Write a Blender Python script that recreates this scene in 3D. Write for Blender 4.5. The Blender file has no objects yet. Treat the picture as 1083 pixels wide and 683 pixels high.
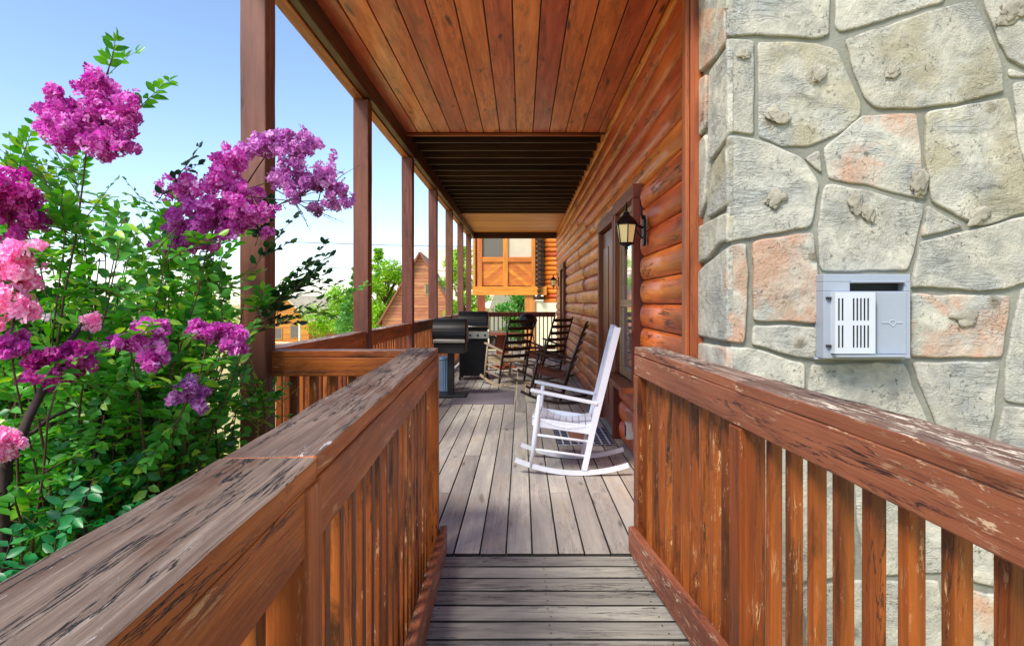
import bpy, bmesh, math, random
from mathutils import Vector, Matrix, noise
R = random.Random(7)
S = bpy.context.scene
C = S.collection
V = Vector
F = 645.0; CX = 552.0; CY = 320.0; EYE = 1.41
def P(x, y, Y):            # a point seen at photo position (x, y) at distance Y
    return V(((x-CX)*Y/F, Y, EYE+(CY-y)*Y/F))

# ------------------------------------------------------------------ mesh builder
class MB:
    def __init__(s):
        s.v = []; s.f = []; s.uv = []; s.m = []; s.t = []; s.sm = []
    def face(s, idx, uvs, m=0, t=.5, smooth=False):
        s.f.append(idx); s.uv.append(uvs); s.m.append(m); s.t.append(t); s.sm.append(smooth)
    def beam(s, p0, p1, w, h, up=(0,0,1), m=(0,0,0), seg=1, jit=0, t=None):
        """board from p0 to p1, w across, h along up. m = (sides, top, ends)"""
        p0 = V(p0); p1 = V(p1); d = (p1-p0); L = d.length; d.normalize()
        up = V(up); side = d.cross(up).normalized(); up = side.cross(d).normalized()
        t = R.random() if t is None else t
        ru = R.uniform(0, 50); rv = R.uniform(0, 50)
        b = len(s.v)
        for i in range(seg+1):
            c = p0 + d*(L*i/seg)
            for (a, e) in ((-1,-1),(1,-1),(1,1),(-1,1)):
                q = c + side*(a*w/2) + up*(e*h/2)
                if jit:
                    n = noise.noise_vector(q*3.1+V((ru,rv,0)))+.5*noise.noise_vector(q*13+V((ru,rv,3)))
                    q = q + n*jit
                s.v.append(q)
        per = [0, w, w+h, 2*w+h, 2*w+2*h]
        for i in range(seg):
            u0 = ru+L*i/seg; u1 = ru+L*(i+1)/seg
            o = b+4*i
            for k in range(4):
                k2 = (k+1) % 4
                s.face([o+k, o+k2, o+4+k2, o+4+k],
                       [(u0,rv+per[k]),(u0,rv+per[k+1]),(u1,rv+per[k+1]),(u1,rv+per[k])],
                       m[1] if k == 2 else m[0], t)
        e = b+4*seg
        q = [(ru,rv),(ru+.02,rv+w),(ru+.04,rv+w+h),(ru+.02,rv+h)]
        s.face([b+3,b+2,b+1,b], q, m[2], t); s.face([e,e+1,e+2,e+3], q, m[2], t)
        return s
    def box(s, x0, x1, y0, y1, z0, z1, m=0, t=None, along='auto'):
        d = {'x': x1-x0, 'y': y1-y0, 'z': z1-z0}
        a = max(d, key=d.get) if along == 'auto' else along
        cx, cy, cz = (x0+x1)/2, (y0+y1)/2, (z0+z1)/2
        mm = m if isinstance(m, tuple) else (m,m,m)
        if a == 'x': return s.beam((x0,cy,cz),(x1,cy,cz), d['y'], d['z'], (0,0,1), mm, t=t)
        if a == 'y': return s.beam((cx,y0,cz),(cx,y1,cz), d['x'], d['z'], (0,0,1), mm, t=t)
        return s.beam((cx,cy,z0),(cx,cy,z1), d['x'], d['y'], (0,1,0), mm, t=t)
    def tube(s, pts, rad, n=8, m=0, t=None, smooth=True):
        pts = [V(p) for p in pts]
        t = R.random() if t is None else t
        ru = R.uniform(0,50); rv = R.uniform(0,50); b = len(s.v); L = 0
        N = len(pts); rr = rad if isinstance(rad,(list,tuple)) else [rad]*N
        prev = None; us = []
        for i, p in enumerate(pts):
            d = (pts[min(i+1,N-1)]-pts[max(i-1,0)])
            if d.length < 1e-7: d = V((0,0,1))
            d.normalize()
            if prev is None:
                a = d.cross(V((0,0,1)) if abs(d.z) < .9 else V((1,0,0))).normalized()
            else:
                a = (prev - d*prev.dot(d)).normalized()
            prev = a; c = d.cross(a)
            if i: L += (p-pts[i-1]).length
            us.append(ru+L)
            for k in range(n):
                an = 2*math.pi*k/n
                s.v.append(p + (a*math.cos(an)+c*math.sin(an))*rr[i])
        for i in range(N-1):
            for k in range(n):
                k2 = (k+1) % n; w = 2*math.pi*rr[i]/n
                s.face([b+i*n+k, b+i*n+k2, b+(i+1)*n+k2, b+(i+1)*n+k],
                       [(us[i],rv+k*w),(us[i],rv+(k+1)*w),(us[i+1],rv+(k+1)*w),(us[i+1],rv+k*w)], m, t, smooth)
        s.face([b+k for k in range(n)][::-1], [(ru,rv)]*n, m, t)
        e = b+(N-1)*n
        s.face([e+k for k in range(n)], [(ru,rv)]*n, m, t)
        return s
    def lathe(s, c, prof, n=20, m=0, axis=V((0,0,1)), t=.5, smooth=True, rot=0):
        """prof: (radius, height)"""
        c = V(c); b = len(s.v); N = len(prof)
        q = axis.to_track_quat('Z','Y')
        for (r, h) in prof:
            for k in range(n):
                an = 2*math.pi*k/n+rot
                s.v.append(c + q @ V((r*math.cos(an), r*math.sin(an), h)))
        for i in range(N-1):
            for k in range(n):
                k2 = (k+1) % n
                s.face([b+i*n+k, b+i*n+k2, b+(i+1)*n+k2, b+(i+1)*n+k],
                       [(prof[i][1],k*.05),(prof[i][1],k*.05+.05),(prof[i+1][1],k*.05+.05),(prof[i+1][1],k*.05)], m, t, smooth)
        s.face([b+k for k in range(n)][::-1], [(0,0)]*n, m, t)
        e = b+(N-1)*n
        s.face([e+k for k in range(n)], [(0,0)]*n, m, t)
        return s
    def prism(s, poly, depth, org, ax, ay, m=(0,0), t=None, chamfer=0):
        """poly in (a,b) of plane org+ax*a+ay*b, extruded by depth along ax x ay"""
        org = V(org); ax = V(ax); ay = V(ay); nz = ax.cross(ay).normalized()
        t = R.random() if t is None else t
        ar = sum(poly[i][0]*poly[(i+1)%len(poly)][1]-poly[(i+1)%len(poly)][0]*poly[i][1] for i in range(len(poly)))
        if ar < 0: poly = poly[::-1]
        n = len(poly); cxx = sum(p[0] for p in poly)/n; cyy = sum(p[1] for p in poly)/n
        rings = [(0, 0)]
        if chamfer: rings += [(0, depth-chamfer), (chamfer*.5, depth-chamfer*.35), (chamfer*1.4, depth)]
        else: rings += [(0, depth)]
        b = len(s.v); ru = R.uniform(0,50); rv = R.uniform(0,50)
        for (ins, dz) in rings:
            for i in range(n):
                p = V((poly[i][0], poly[i][1])); a = V(poly[i-1]); c = V(poly[(i+1)%n])
                if ins:
                    e1 = (p-a); e2 = (c-p)
                    n1 = V((-e1.y, e1.x)).normalized(); n2 = V((-e2.y, e2.x)).normalized()
                    nn = (n1+n2)
                    nn = nn.normalized() if nn.length > .01 else n1
                    p = p + nn*ins
                s.v.append(org + ax*p.x + ay*p.y + nz*dz)
        K = len(rings)
        for r in range(K-1):
            for i in range(n):
                j = (i+1) % n
                s.face([b+r*n+i, b+r*n+j, b+(r+1)*n+j, b+(r+1)*n+i],
                       [(ru+poly[i][0],rv+poly[i][1]+r*.01),(ru+poly[j][0],rv+poly[j][1]+r*.01),
                        (ru+poly[j][0],rv+poly[j][1]+r*.01+.01),(ru+poly[i][0],rv+poly[i][1]+r*.01+.01)], m[1], t, bool(chamfer and r > 0))
        s.face([b+(K-1)*n+i for i in range(n)], [(ru+p[0],rv+p[1]) for p in poly], m[0], t)
        s.face([b+i for i in range(n)][::-1], [(ru+p[0],rv+p[1]) for p in poly][::-1], m[1], t)
        return s
    def build(s, name, mats, parent=None, bevel=0, loc=None):
        me = bpy.data.meshes.new(name)
        me.from_pydata([tuple(v) for v in s.v], [], s.f)
        uvl = me.uv_layers.new(name='UVMap')
        flat = []
        for u in s.uv:
            for (a, b) in u: flat += [a, b]
        uvl.data.foreach_set('uv', flat)
        at = me.attributes.new('tint', 'FLOAT', 'FACE'); at.data.foreach_set('value', s.t)
        mats = mats if isinstance(mats, (list,tuple)) else [mats]
        for m in mats: me.materials.append(m)
        me.polygons.foreach_set('material_index', s.m)
        me.polygons.foreach_set('use_smooth', s.sm)
        me.update()
        o = bpy.data.objects.new(name, me); C.objects.link(o)
        if parent:
            o.parent = parent
            bpy_loc = parent.get('_w') or (parent.parent.get('_w') if parent.parent else None)
            if bpy_loc:                     # geometry given in world units, parent at its own base
                me.transform(Matrix.Translation(-V(bpy_loc)))
        elif loc is not None:
            me.transform(Matrix.Translation(-V(loc))); o.location = loc
        if bevel:
            md = o.modifiers.new('edge', 'BEVEL'); md.width = bevel; md.segments = 2; md.limit_method = 'ANGLE'; md.angle_limit = .7
            md.harden_normals = False
        return o

def tag(o, label=None, cat=None, group=None, kind=None):
    if label: o['label'] = label
    if cat: o['category'] = cat
    if group: o['group'] = group
    if kind: o['kind'] = kind
    return o
def thing(name, label, cat, loc=(0,0,0), rz=0, group=None, world=False):
    o = bpy.data.objects.new(name, None); C.objects.link(o); o.empty_display_size = .1
    o.location = loc; o.rotation_euler = (0,0,rz)
    if world: o['_w'] = tuple(loc)
    return tag(o, label, cat, group)
def copy_tree(o, parent=None):
    c = o.copy(); C.objects.link(c); c.parent = parent
    for ch in list(o.children): copy_tree(ch, c)
    return c

# ------------------------------------------------------------------ materials
def srgb(r, g, b):
    f = lambda c: (c/255/12.92) if c/255 <= .04045 else ((c/255+.055)/1.055)**2.4
    return (f(r), f(g), f(b), 1)
class NT:
    def __init__(s, name):
        s.mat = bpy.data.materials.new(name); s.mat.use_nodes = True
        s.t = s.mat.node_tree; s.t.nodes.clear()
        s.out = s.n('ShaderNodeOutputMaterial'); s.b = s.n('ShaderNodeBsdfPrincipled')
        s.t.links.new(s.b.outputs[0], s.out.inputs[0])
    def n(s, ty, **kw):
        nd = s.t.nodes.new(ty)
        for k, v in kw.items(): setattr(nd, k, v)
        return nd
    def set(s, node, inp, val):
        if hasattr(val, 'node') or isinstance(val, bpy.types.NodeSocket): s.t.links.new(val, node.inputs[inp])
        else: node.inputs[inp].default_value = val
    def coord(s, kind='UV'):
        if kind == 'UV': return s.n('ShaderNodeUVMap').outputs[0]
        return s.n('ShaderNodeTexCoord').outputs[kind]
    def mapping(s, vec, scale=(1,1,1), loc=(0,0,0)):
        m = s.n('ShaderNodeMapping'); s.set(m, 0, vec); m.inputs['Scale'].default_value = scale; m.inputs['Location'].default_value = loc
        return m.outputs[0]
    def noise(s, vec, sc=1, det=5, rough=.6, dist=0):
        m = s.n('ShaderNodeTexNoise'); s.set(m, 'Vector', vec); m.inputs['Scale'].default_value = sc
        m.inputs['Detail'].default_value = det; m.inputs['Roughness'].default_value = rough; m.inputs['Distortion'].default_value = dist
        return m.outputs[0]
    def vor(s, vec, sc=1, feature='F1', out=0):
        m = s.n('ShaderNodeTexVoronoi', feature=feature); s.set(m, 'Vector', vec); m.inputs['Scale'].default_value = sc
        return m.outputs[out]
    def mr(s, v, a, b, c=0, d=1):
        m = s.n('ShaderNodeMapRange', clamp=True); s.set(m,0,v)
        for i, x in enumerate((a,b,c,d)): s.set(m, i+1, x)
        return m.outputs[0]
    def math(s, op, a, b=0.0):
        m = s.n('ShaderNodeMath', operation=op); s.set(m,0,a); s.set(m,1,b); return m.outputs[0]
    def mix(s, f, a, b, mode='MIX'):
        m = s.n('ShaderNodeMix', data_type='RGBA', blend_type=mode)
        s.set(m,0,f); s.set(m,6,a); s.set(m,7,b); return m.outputs[2]
    def tint(s):
        a = s.n('ShaderNodeAttribute', attribute_name='tint'); return a.outputs['Fac']
    def hsv(s, col, h=.5, sa=1, v=1):
        m = s.n('ShaderNodeHueSaturation'); s.set(m,'Hue',h); s.set(m,'Saturation',sa); s.set(m,'Value',v); s.set(m,'Color',col); return m.outputs[0]
    def bump(s, h, strength=.5, dist=.01, prev=None):
        m = s.n('ShaderNodeBump'); m.inputs['Strength'].default_value = strength; m.inputs['Distance'].default_value = dist
        s.set(m,'Height',h)
        if prev is not None: s.set(m,'Normal',prev)
        return m.outputs[0]
    def fin(s, col, rough=.6, nrm=None, spec=.5, metal=0, coat=0, coat_r=.2):
        s.set(s.b,'Base Color',col); s.set(s.b,'Roughness',rough); s.set(s.b,'Specular IOR Level',spec); s.set(s.b,'Metallic',metal)
        if coat: s.set(s.b,'Coat Weight',coat); s.set(s.b,'Coat Roughness',coat_r)
        if nrm is not None: s.set(s.b,'Normal',nrm)
        return s.mat

def wood(name, c1, c2, c3, rough=.5, bump=.4, crack=.3, crackcol=(0.008,.006,.005,1), knot=0, peel=None, peel_amt=0, tv=.25, th=.01, coat=0, streak=0, streakcol=None, blot=0, blotcol=None, fine=1, cw=1, cmk=None):
    cmk = (cw >= 2) if cmk is None else cmk
    n = NT(name); uv = n.coord('UV'); t = n.tint()
    g1 = n.noise(n.mapping(uv,(1.6,34*fine,1)), 1, 7, .62, .35)
    g2 = n.noise(n.mapping(uv,(5,110*fine,1)), 1, 4, .7, .2)
    lg = n.noise(n.mapping(uv,(.9,5,1)), 1, 4, .6, .8)
    col = n.mix(n.mr(g1,.36,.64), c1, c2)
    col = n.mix(n.mr(lg,.42,.7), col, c3)
    col = n.mix(n.mr(g2,.35,.7,.0,.4), col, n.hsv(c1,.5,1,.55))
    h = n.math('ADD', n.math('MULTIPLY', g1, .6), n.math('MULTIPLY', g2, .35))
    if blot:
        bl = n.noise(n.mapping(uv,(2.2,9,1)), 1, 6, .7, .6)
        col = n.mix(n.mr(bl,.52,.66,0,blot), col, blotcol)
    if streak:
        st = n.noise(n.mapping(uv,(1.3,30,1)), 1, 8, .75, 1.0)
        col = n.mix(n.mr(st,.55,.68,0,streak), col, streakcol)
    if peel:
        pn = n.noise(n.mapping(uv,(9,55,1)), 1, 8, .8, .5)
        pm = n.noise(n.mapping(uv,(1.8,7,1),(5,3,0)), 1, 4, .6)
        pf = n.math('MULTIPLY', n.mr(pn,.585-.1*peel_amt,.6-.1*peel_amt), n.mr(pm,.48,.6))
        col = n.mix(pf, col, peel); h = n.math('SUBTRACT', h, n.math('MULTIPLY', pf, .4))
    if knot:
        kv = n.noise(uv, 2.0, 2, .5)
        vv = n.n('ShaderNodeVectorMath', operation='ADD'); n.set(vv,0,n.mapping(uv,(1.6,7.5,1))); n.set(vv,1,kv)
        kd = n.vor(vv.outputs[0], 1)
        kn = n.mr(kd, .05, .17, knot, 0)
        col = n.mix(kn, col, n.hsv(c1,.49,1,.10))
    if crack:
        cn = n.noise(n.mapping(uv,(1.1,17,1),(9,2,0)), 1, 7, .66, .5)
        ck = n.mr(n.math('ABSOLUTE', n.math('SUBTRACT', cn, .5)), .003*cw, .012*cw, 1, 0)
        cm = n.mr(n.noise(n.mapping(uv,(.9,4,1),(2,8,0)), 1, 3, .5), (.36 if cmk else .47),(.46 if cmk else .56))
        cf = n.math('MULTIPLY', n.math('MULTIPLY', ck, cm), crack)
        col = n.mix(cf, col, crackcol); h = n.math('SUBTRACT', h, n.math('MULTIPLY', cf, 1.3))
    col = n.hsv(col, n.mr(t,0,1,.5-th,.5+th), 1, n.mr(t,0,1,1-tv,1+tv))
    nr = n.bump(h, bump, .006)
    return n.fin(col, n.mr(g1,.3,.7,rough-.08,rough+.12), nr, .45, 0, coat, .25)

def plain(name, col, rough=.5, metal=0, bump=0, bsc=60, var=.1, coat=0, spec=.5):
    n = NT(name); o = n.coord('Object')
    g = n.noise(o, bsc*.1, 5, .6)
    c = n.hsv(col, .5, 1, n.mr(g,.3,.7,1-var,1+var))
    nr = n.bump(n.noise(o, bsc, 5, .6), bump, .005) if bump else None
    return n.fin(c, rough, nr, spec, metal, coat)

M = {}
M['rail']   = wood('stained_rail_wood', srgb(204,110,42), srgb(170,82,30), srgb(120,54,22), .45, .45, 1.0, fine=1.8, knot=.8, peel=srgb(215,160,105), peel_amt=.12, tv=.1, th=.003, blot=.5, blotcol=srgb(80,36,16))
M['railr']  = wood('red_brown_rail_wood', srgb(168,102,68), srgb(144,80,50), srgb(112,58,36), .5, .5, 1.0, fine=2, cw=1.5, peel=srgb(226,190,150), peel_amt=.35, tv=.1, th=.002)
M['capL']   = wood('weathered_cap_wood', srgb(144,120,104), srgb(98,78,70), srgb(80,56,46), .75, 1.0, 1.0, peel=srgb(196,182,176), peel_amt=-.1, tv=.05, streak=.55, streakcol=srgb(176,160,148), blot=.9, blotcol=srgb(86,52,36), knot=.9, fine=1.6, cw=.8, cmk=True)
M['capR']   = wood('worn_brown_cap_wood', srgb(160,132,118), srgb(118,84,68), srgb(88,56,44), .6, .9, 1.0, peel=srgb(225,205,185), peel_amt=.6, tv=.1, streak=.6, streakcol=srgb(205,185,165), blot=.7, blotcol=srgb(96,52,34), fine=2, cw=1.6)
M['curb']   = wood('worn_red_curb_wood', srgb(158,92,66), srgb(128,66,44), srgb(96,48,34), .55, .6, .8, peel=srgb(214,190,160), peel_amt=.4, tv=.1, th=.002)
M['bal']    = wood('orange_baluster_wood', srgb(176,92,36), srgb(134,66,26), srgb(84,42,18), .42, .45, .8, knot=.7, tv=.3, th=.005, blot=.9, blotcol=srgb(48,24,12), fine=1.5, peel=srgb(210,160,110), peel_amt=.1)
M['post']   = wood('brown_post_wood', srgb(132,80,60), srgb(108,62,46), srgb(86,48,38), .5, .35, .8, tv=.12, knot=.4)
M['beam']   = wood('orange_beam_wood', srgb(190,104,56), srgb(158,78,38), srgb(116,54,28), .5, .35, .8, tv=.15, streak=.3, streakcol=srgb(50,28,18))
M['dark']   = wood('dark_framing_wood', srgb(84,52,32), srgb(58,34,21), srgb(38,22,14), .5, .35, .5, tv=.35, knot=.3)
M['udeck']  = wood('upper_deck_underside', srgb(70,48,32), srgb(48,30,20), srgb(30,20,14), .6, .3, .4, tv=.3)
M['log']    = wood('glossy_log_siding', srgb(242,130,46), srgb(218,98,28), srgb(174,70,20), .34, .5, 1.0, cw=1.8, knot=.9, tv=.2, th=.014, coat=.3, streak=.4, streakcol=srgb(96,38,16), blot=.4, blotcol=srgb(226,140,70), fine=.6)
M['ceil']   = wood('knotty_ceiling_boards', srgb(236,134,84), srgb(212,102,58), srgb(174,76,42), .36, .25, .6, knot=1.0, tv=.26, th=.014, coat=.4, blot=.5, blotcol=srgb(88,50,36), fine=.7)
M['trim']   = wood('trim_wood', srgb(186,104,58), srgb(152,76,40), srgb(110,52,28), .45, .35, .7, tv=.15, knot=.4)
M['casing'] = wood('casing_wood', srgb(150,76,44), srgb(120,56,32), srgb(88,40,26), .45, .3, .6, tv=.12)
M['deck']   = wood('grey_deck_boards', srgb(188,182,172), srgb(166,160,152), srgb(148,142,138), .62, .35, .4, knot=.7, tv=.22, th=.012, streak=.35, streakcol=srgb(196,178,152), blot=.5, blotcol=srgb(176,154,126), fine=.6)
M['ramp']   = wood('weathered_ramp_boards', srgb(176,172,160), srgb(146,142,134), srgb(122,120,116), .62, .55, 1.0, knot=.5, tv=.24, th=.006, streak=.4, streakcol=srgb(214,208,190), blot=.6, blotcol=srgb(96,92,90), fine=.9)
M['gap_shade_nail']  = plain('board_gap_shade_and_nails', srgb(52,48,44), .9, 0, .3, 60, .2)  # dark board sides paint in the shade of the gaps; nail heads share it
M['tan']    = wood('weathered_tan_wood', srgb(196,176,146), srgb(160,138,108), srgb(120,100,80), .55, .3, .3, tv=.1)
M['brown']  = wood('dark_rocker_wood', srgb(58,38,30), srgb(40,26,20), srgb(26,18,15), .35, .2, .2, tv=.15, coat=.2)
M['rseat']  = wood('red_brown_seat_wood', srgb(112,58,40), srgb(86,42,30), srgb(62,30,22), .4, .2, .2, tv=.15)
M['redtab'] = wood('red_table_wood', srgb(164,74,40), srgb(136,56,30), srgb(100,40,24), .4, .2, .2, tv=.15)
M['white']  = plain('white_paint', srgb(226,232,244), .35, 0, .04, 40, .03, .15)
M['black']  = plain('black_enamel', (.005,.005,.006,1), .38, 0, .03, 30, .2, 0, .3)
M['blackm'] = plain('matte_black_metal', (.016,.016,.018,1), .5, 0, .1, 60, .2)
M['chrome'] = plain('brushed_steel', srgb(200,196,186), .3, .9, .02, 20, .1)
M['bluemetal'] = plain('pale_blue_painted_steel', srgb(128,160,196), .4, .3, .03, 20, .1)
M['vent']   = plain('pale_blue_grey_vent_paint', srgb(152,160,172), .45, 0, .06, 24, .07, .1)
M['ventw']  = plain('white_vent_cage_paint', srgb(194,200,206), .42, 0, .04, 24, .05, .1)
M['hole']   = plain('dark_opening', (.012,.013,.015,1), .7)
M['mat']    = plain('grey_rubber_mat', srgb(112,104,112), .8, 0, .6, 160, .12)
M['outlet'] = plain('outlet_plastic', srgb(214,216,212), .4)
M['curtain']= plain('pale_curtain', srgb(200,188,164), .8, 0, .3, 8, .12)
M['screen'] = plain('grey_insect_screen', srgb(104,98,90), .6, 0, .1, 200, .08)
M['door']   = plain('brown_door_paint', srgb(122,58,36), .35, 0, .05, 20, .12, .2)
M['sash']   = wood('tan_sash_wood', srgb(196,160,110), srgb(168,130,84), srgb(140,104,66), .4, .2, .3, tv=.1)
M['yellow'] = wood('honey_wood_siding', srgb(226,160,78), srgb(206,138,58), srgb(186,116,48), .5, .2, .2, tv=.12)
M['orange'] = wood('amber_panel_wood', srgb(226,142,56), srgb(206,122,42), srgb(180,98,32), .45, .2, .2, tv=.14, th=.01)
M['redsid'] = wood('red_brown_siding', srgb(214,150,112), srgb(194,128,92), srgb(172,106,76), .6, .2, .1, tv=.1)
M['roof']   = plain('tan_shingle_roof', srgb(206,190,160), .8, 0, .6, 12, .15)
M['roofd']  = plain('red_metal_roof', srgb(136,84,62), .6, 0, .1, 6, .1)
M['cream']  = plain('cream_wall_paint', srgb(232,220,190), .7, 0, .2, 20, .05)
M['mortar'] = plain('green_grey_mortar', srgb(134,134,122), .9, 0, 1.0, 45, .22)
def mk_glass():
    n = NT('window_glass'); n.set(n.b,'Transmission Weight',.85)
    return n.fin((.8,.86,.86,1), .04, None, .8)
M['glass'] = mk_glass()
def mk_lampglass():
    n = NT('lit_lamp_glass'); n.set(n.b,'Emission Color', srgb(255,222,150)); n.set(n.b,'Emission Strength', .12)
    return n.fin(srgb(214,196,140), .3)
M['lampglass'] = mk_lampglass()
def mk_plaid():
    n = NT('plaid_mat_fabric'); uv = n.coord('UV'); sp = n.n('ShaderNodeSeparateXYZ'); n.set(sp,0,uv)
    def stripe(o, f, w):
        m = n.math('FRACT', n.math('MULTIPLY', o, f)); return n.math('LESS_THAN', m, w)
    a = stripe(sp.outputs[0], 13., .2); b = stripe(sp.outputs[1], 13., .2)
    c = n.mix(a, srgb(16,22,52), srgb(170,176,190)); c = n.mix(n.math('MULTIPLY', b, .75), c, srgb(225,228,232))
    return n.fin(c, .9, n.bump(n.noise(uv, 300, 2), .4, .003))
M['plaid'] = mk_plaid()
M['matpatch'] = plain('brown_mat_patch', srgb(172,120,88), .9, 0, .4, 80, .15)
def mk_stone():
    n = NT('trowelled_stone'); o = n.coord('Object'); t = n.tint()
    tt = n.math('MULTIPLY', t, 37.0)
    off = n.n('ShaderNodeCombineXYZ'); n.set(off,0,tt); n.set(off,1,n.math('MULTIPLY',t,11.)); n.set(off,2,n.math('MULTIPLY',t,23.))
    va = n.n('ShaderNodeVectorMath', operation='ADD'); n.set(va,0,o); n.set(va,1,off.outputs[0]); p = va.outputs[0]
    big = n.noise(p, 2.6, 4, .55, .4); med = n.noise(p, 9, 6, .62, .5); fine = n.noise(p, 48, 8, .7)
    col = n.mix(n.mr(med,.36,.64), srgb(166,164,152), srgb(202,197,180))
    col = n.mix(n.mr(big,.46,.7,0,.6), col, srgb(146,154,156))
    # some stones carry a tan or a peach wash of their own
    sel = n.math('FRACT', n.math('MULTIPLY', t, 7.31))
    b2 = n.noise(n.mapping(p,(1,1,1),(4,7,1)), 3.4, 5, .6, .5)
    col = n.mix(n.math('MULTIPLY', n.mr(b2,.44,.6,0,.8), n.math('GREATER_THAN', sel, .68)), col, srgb(190,146,118))
    col = n.mix(n.math('MULTIPLY', n.mr(b2,.44,.62,0,.6), n.math('LESS_THAN', sel, .3)), col, srgb(160,150,112))
    # grey trowel stains and dark pits
    st = n.noise(n.mapping(p,(3,3,5)), 1.5, 7, .7, .6)
    col = n.mix(n.mr(st,.55,.7,0,.55), col, srgb(104,102,102))
    pit = n.math('MULTIPLY', n.mr(n.noise(p, 42, 6, .75, .8), .585,.67), n.mr(n.noise(p, 4.2, 3, .6), .46,.6))
    col = n.mix(n.math('MULTIPLY', pit, .5), col, srgb(78,70,58))
    # raised brown lumps
    vd = n.vor(n.mapping(p,(1,1,1),(3,1,2)), 3.2)
    lump = n.math('MULTIPLY', n.mr(n.math('ADD', vd, n.math('MULTIPLY', n.noise(p, 22, 4, .6), .12)), .11, .2, 1, 0), 1.0)
    col = n.mix(n.math('MULTIPLY', lump, .7), col, srgb(112,96,72))
    ridg = n.mr(n.math('ABSOLUTE', n.math('SUBTRACT', n.noise(n.mapping(p,(1.2,1.2,5)), 3, 4, .6, 1.6), .5)), 0, .05, 1, 0)
    h = n.math('ADD', n.math('MULTIPLY', med, 1.2), n.math('MULTIPLY', fine, .3))
    h = n.math('ADD', h, n.math('MULTIPLY', lump, .7)); h = n.math('SUBTRACT', h, n.math('MULTIPLY', pit, .5))
    h = n.math('ADD', h, n.math('MULTIPLY', n.math('MULTIPLY', ridg, n.mr(big,.5,.6)), .3))
    hs = n.noise(n.mapping(p,(6,6,50)), 1, 6, .7)
    h = n.math('ADD', h, n.math('MULTIPLY', hs, n.mr(n.noise(p, 4, 2, .5), .5,.65,.0,.3)))
    h = n.math('ADD', h, n.math('MULTIPLY', n.noise(p, 90, 4, .7), n.mr(n.noise(p, 3.3, 3, .5), .42,.58,.05,.6)))
    col = n.hsv(col, .5, 1, n.mr(n.math('FRACT', n.math('MULTIPLY', t, 3.7)),0,1,.9,1.07))
    return n.fin(col, .75, n.bump(h, 1.0, .015), .3)
M['stone'] = mk_stone()
M['lump'] = plain('brown_clay_lump', srgb(158,152,136), .9, 0, 1.0, 70, .35)
def mk_leaf(name, a, b, c, tr=.35, rough=.35):
    n = NT(name); t = n.tint()
    col = n.mix(n.mr(t,0,.6), a, b); col = n.mix(n.mr(t,.75,1), col, c)
    n.fin(col, rough, None, .5)
    tl = n.n('ShaderNodeBsdfTranslucent'); n.set(tl,0,n.hsv(col,.49,1.1,1.5))
    mx = n.n('ShaderNodeMixShader'); mx.inputs[0].default_value = tr
    n.t.links.new(n.b.outputs[0], mx.inputs[1]); n.t.links.new(tl.outputs[0], mx.inputs[2]); n.t.links.new(mx.outputs[0], n.out.inputs[0])
    return n.mat
M['leaf']  = mk_leaf('myrtle_leaf', srgb(40,112,42), srgb(88,166,52), srgb(176,214,76))
M['leaf2'] = mk_leaf('ground_shrub_leaf', srgb(24,92,54), srgb(42,138,70), srgb(110,190,96))
M['leafd'] = mk_leaf('dark_myrtle_leaf', srgb(18,44,26), srgb(28,66,34), srgb(50,92,40))
M['tleaf'] = mk_leaf('sunny_tree_leaf', srgb(90,150,30), srgb(146,196,44), srgb(196,222,70), .45, .6)
M['tleaf2']= mk_leaf('conifer_needle', srgb(70,130,70), srgb(110,166,80), srgb(150,196,100), .4, .6)
M['sprig'] = mk_leaf('sprig_leaf', srgb(96,130,40), srgb(150,160,60), srgb(190,180,90), .4, .5)
M['petM']  = mk_leaf('magenta_petal', srgb(166,50,142), srgb(216,106,196), srgb(244,186,234), .5, .6)
M['petP']  = mk_leaf('violet_pink_petal', srgb(160,80,152), srgb(206,134,200), srgb(238,194,232), .45, .6)
M['petD']  = mk_leaf('deep_magenta_petal', srgb(150,30,116), srgb(192,64,156), srgb(228,120,200), .5, .6)
M['petK']  = mk_leaf('pink_petal', srgb(234,112,178), srgb(246,176,214), srgb(253,230,240), .35, .6)
M['bark']  = plain('grey_brown_bark', srgb(92,62,48), .8, 0, .8, 60, .25)
M['barkd'] = plain('dark_bark', srgb(52,34,30), .8, 0, .6, 60, .25)

# ------------------------------------------------------------------ ground
def hz(x, y):
    d = max(0, y-5); l = max(0, -x-5)
    k = min(1, max(d, l*.8)/34); k = k*k*(3-2*k)
    return -.78 - 2.3*k + .05*noise.noise(V((x*.5,y*.5,0)))
g = MB(); xs = [-900,-400,-200,-120,-80]+[-60+2*i for i in range(46)]+[60,120,300,900]
ys = [-300,-80,-30,-15]+[-8+2*i for i in range(60)]+[130,160,220,400,1200]
for y in ys:
    for x in xs: g.v.append(V((x,y,hz(x,y))))
for j in range(len(ys)-1):
    for i in range(len(xs)-1):
        a = j*len(xs)+i; g.face([a,a+1,a+1+len(xs),a+len(xs)], [(0,0)]*4, 0, .5, True)
def mk_ground():
    n = NT('dry_yellow_ground'); o = n.coord('Object')
    a = n.noise(o, .35, 6, .6); b = n.noise(o, 9, 6, .7)
    col = n.mix(n.mr(a,.42,.6), srgb(206,190,134), srgb(172,168,92)); col = n.mix(n.mr(b,.4,.7,0,.5), col, srgb(150,130,86))
    return n.fin(col, .9, n.bump(b, .6, .03), .2)
tag(g.build('ground', mk_ground()), kind='structure')

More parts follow.
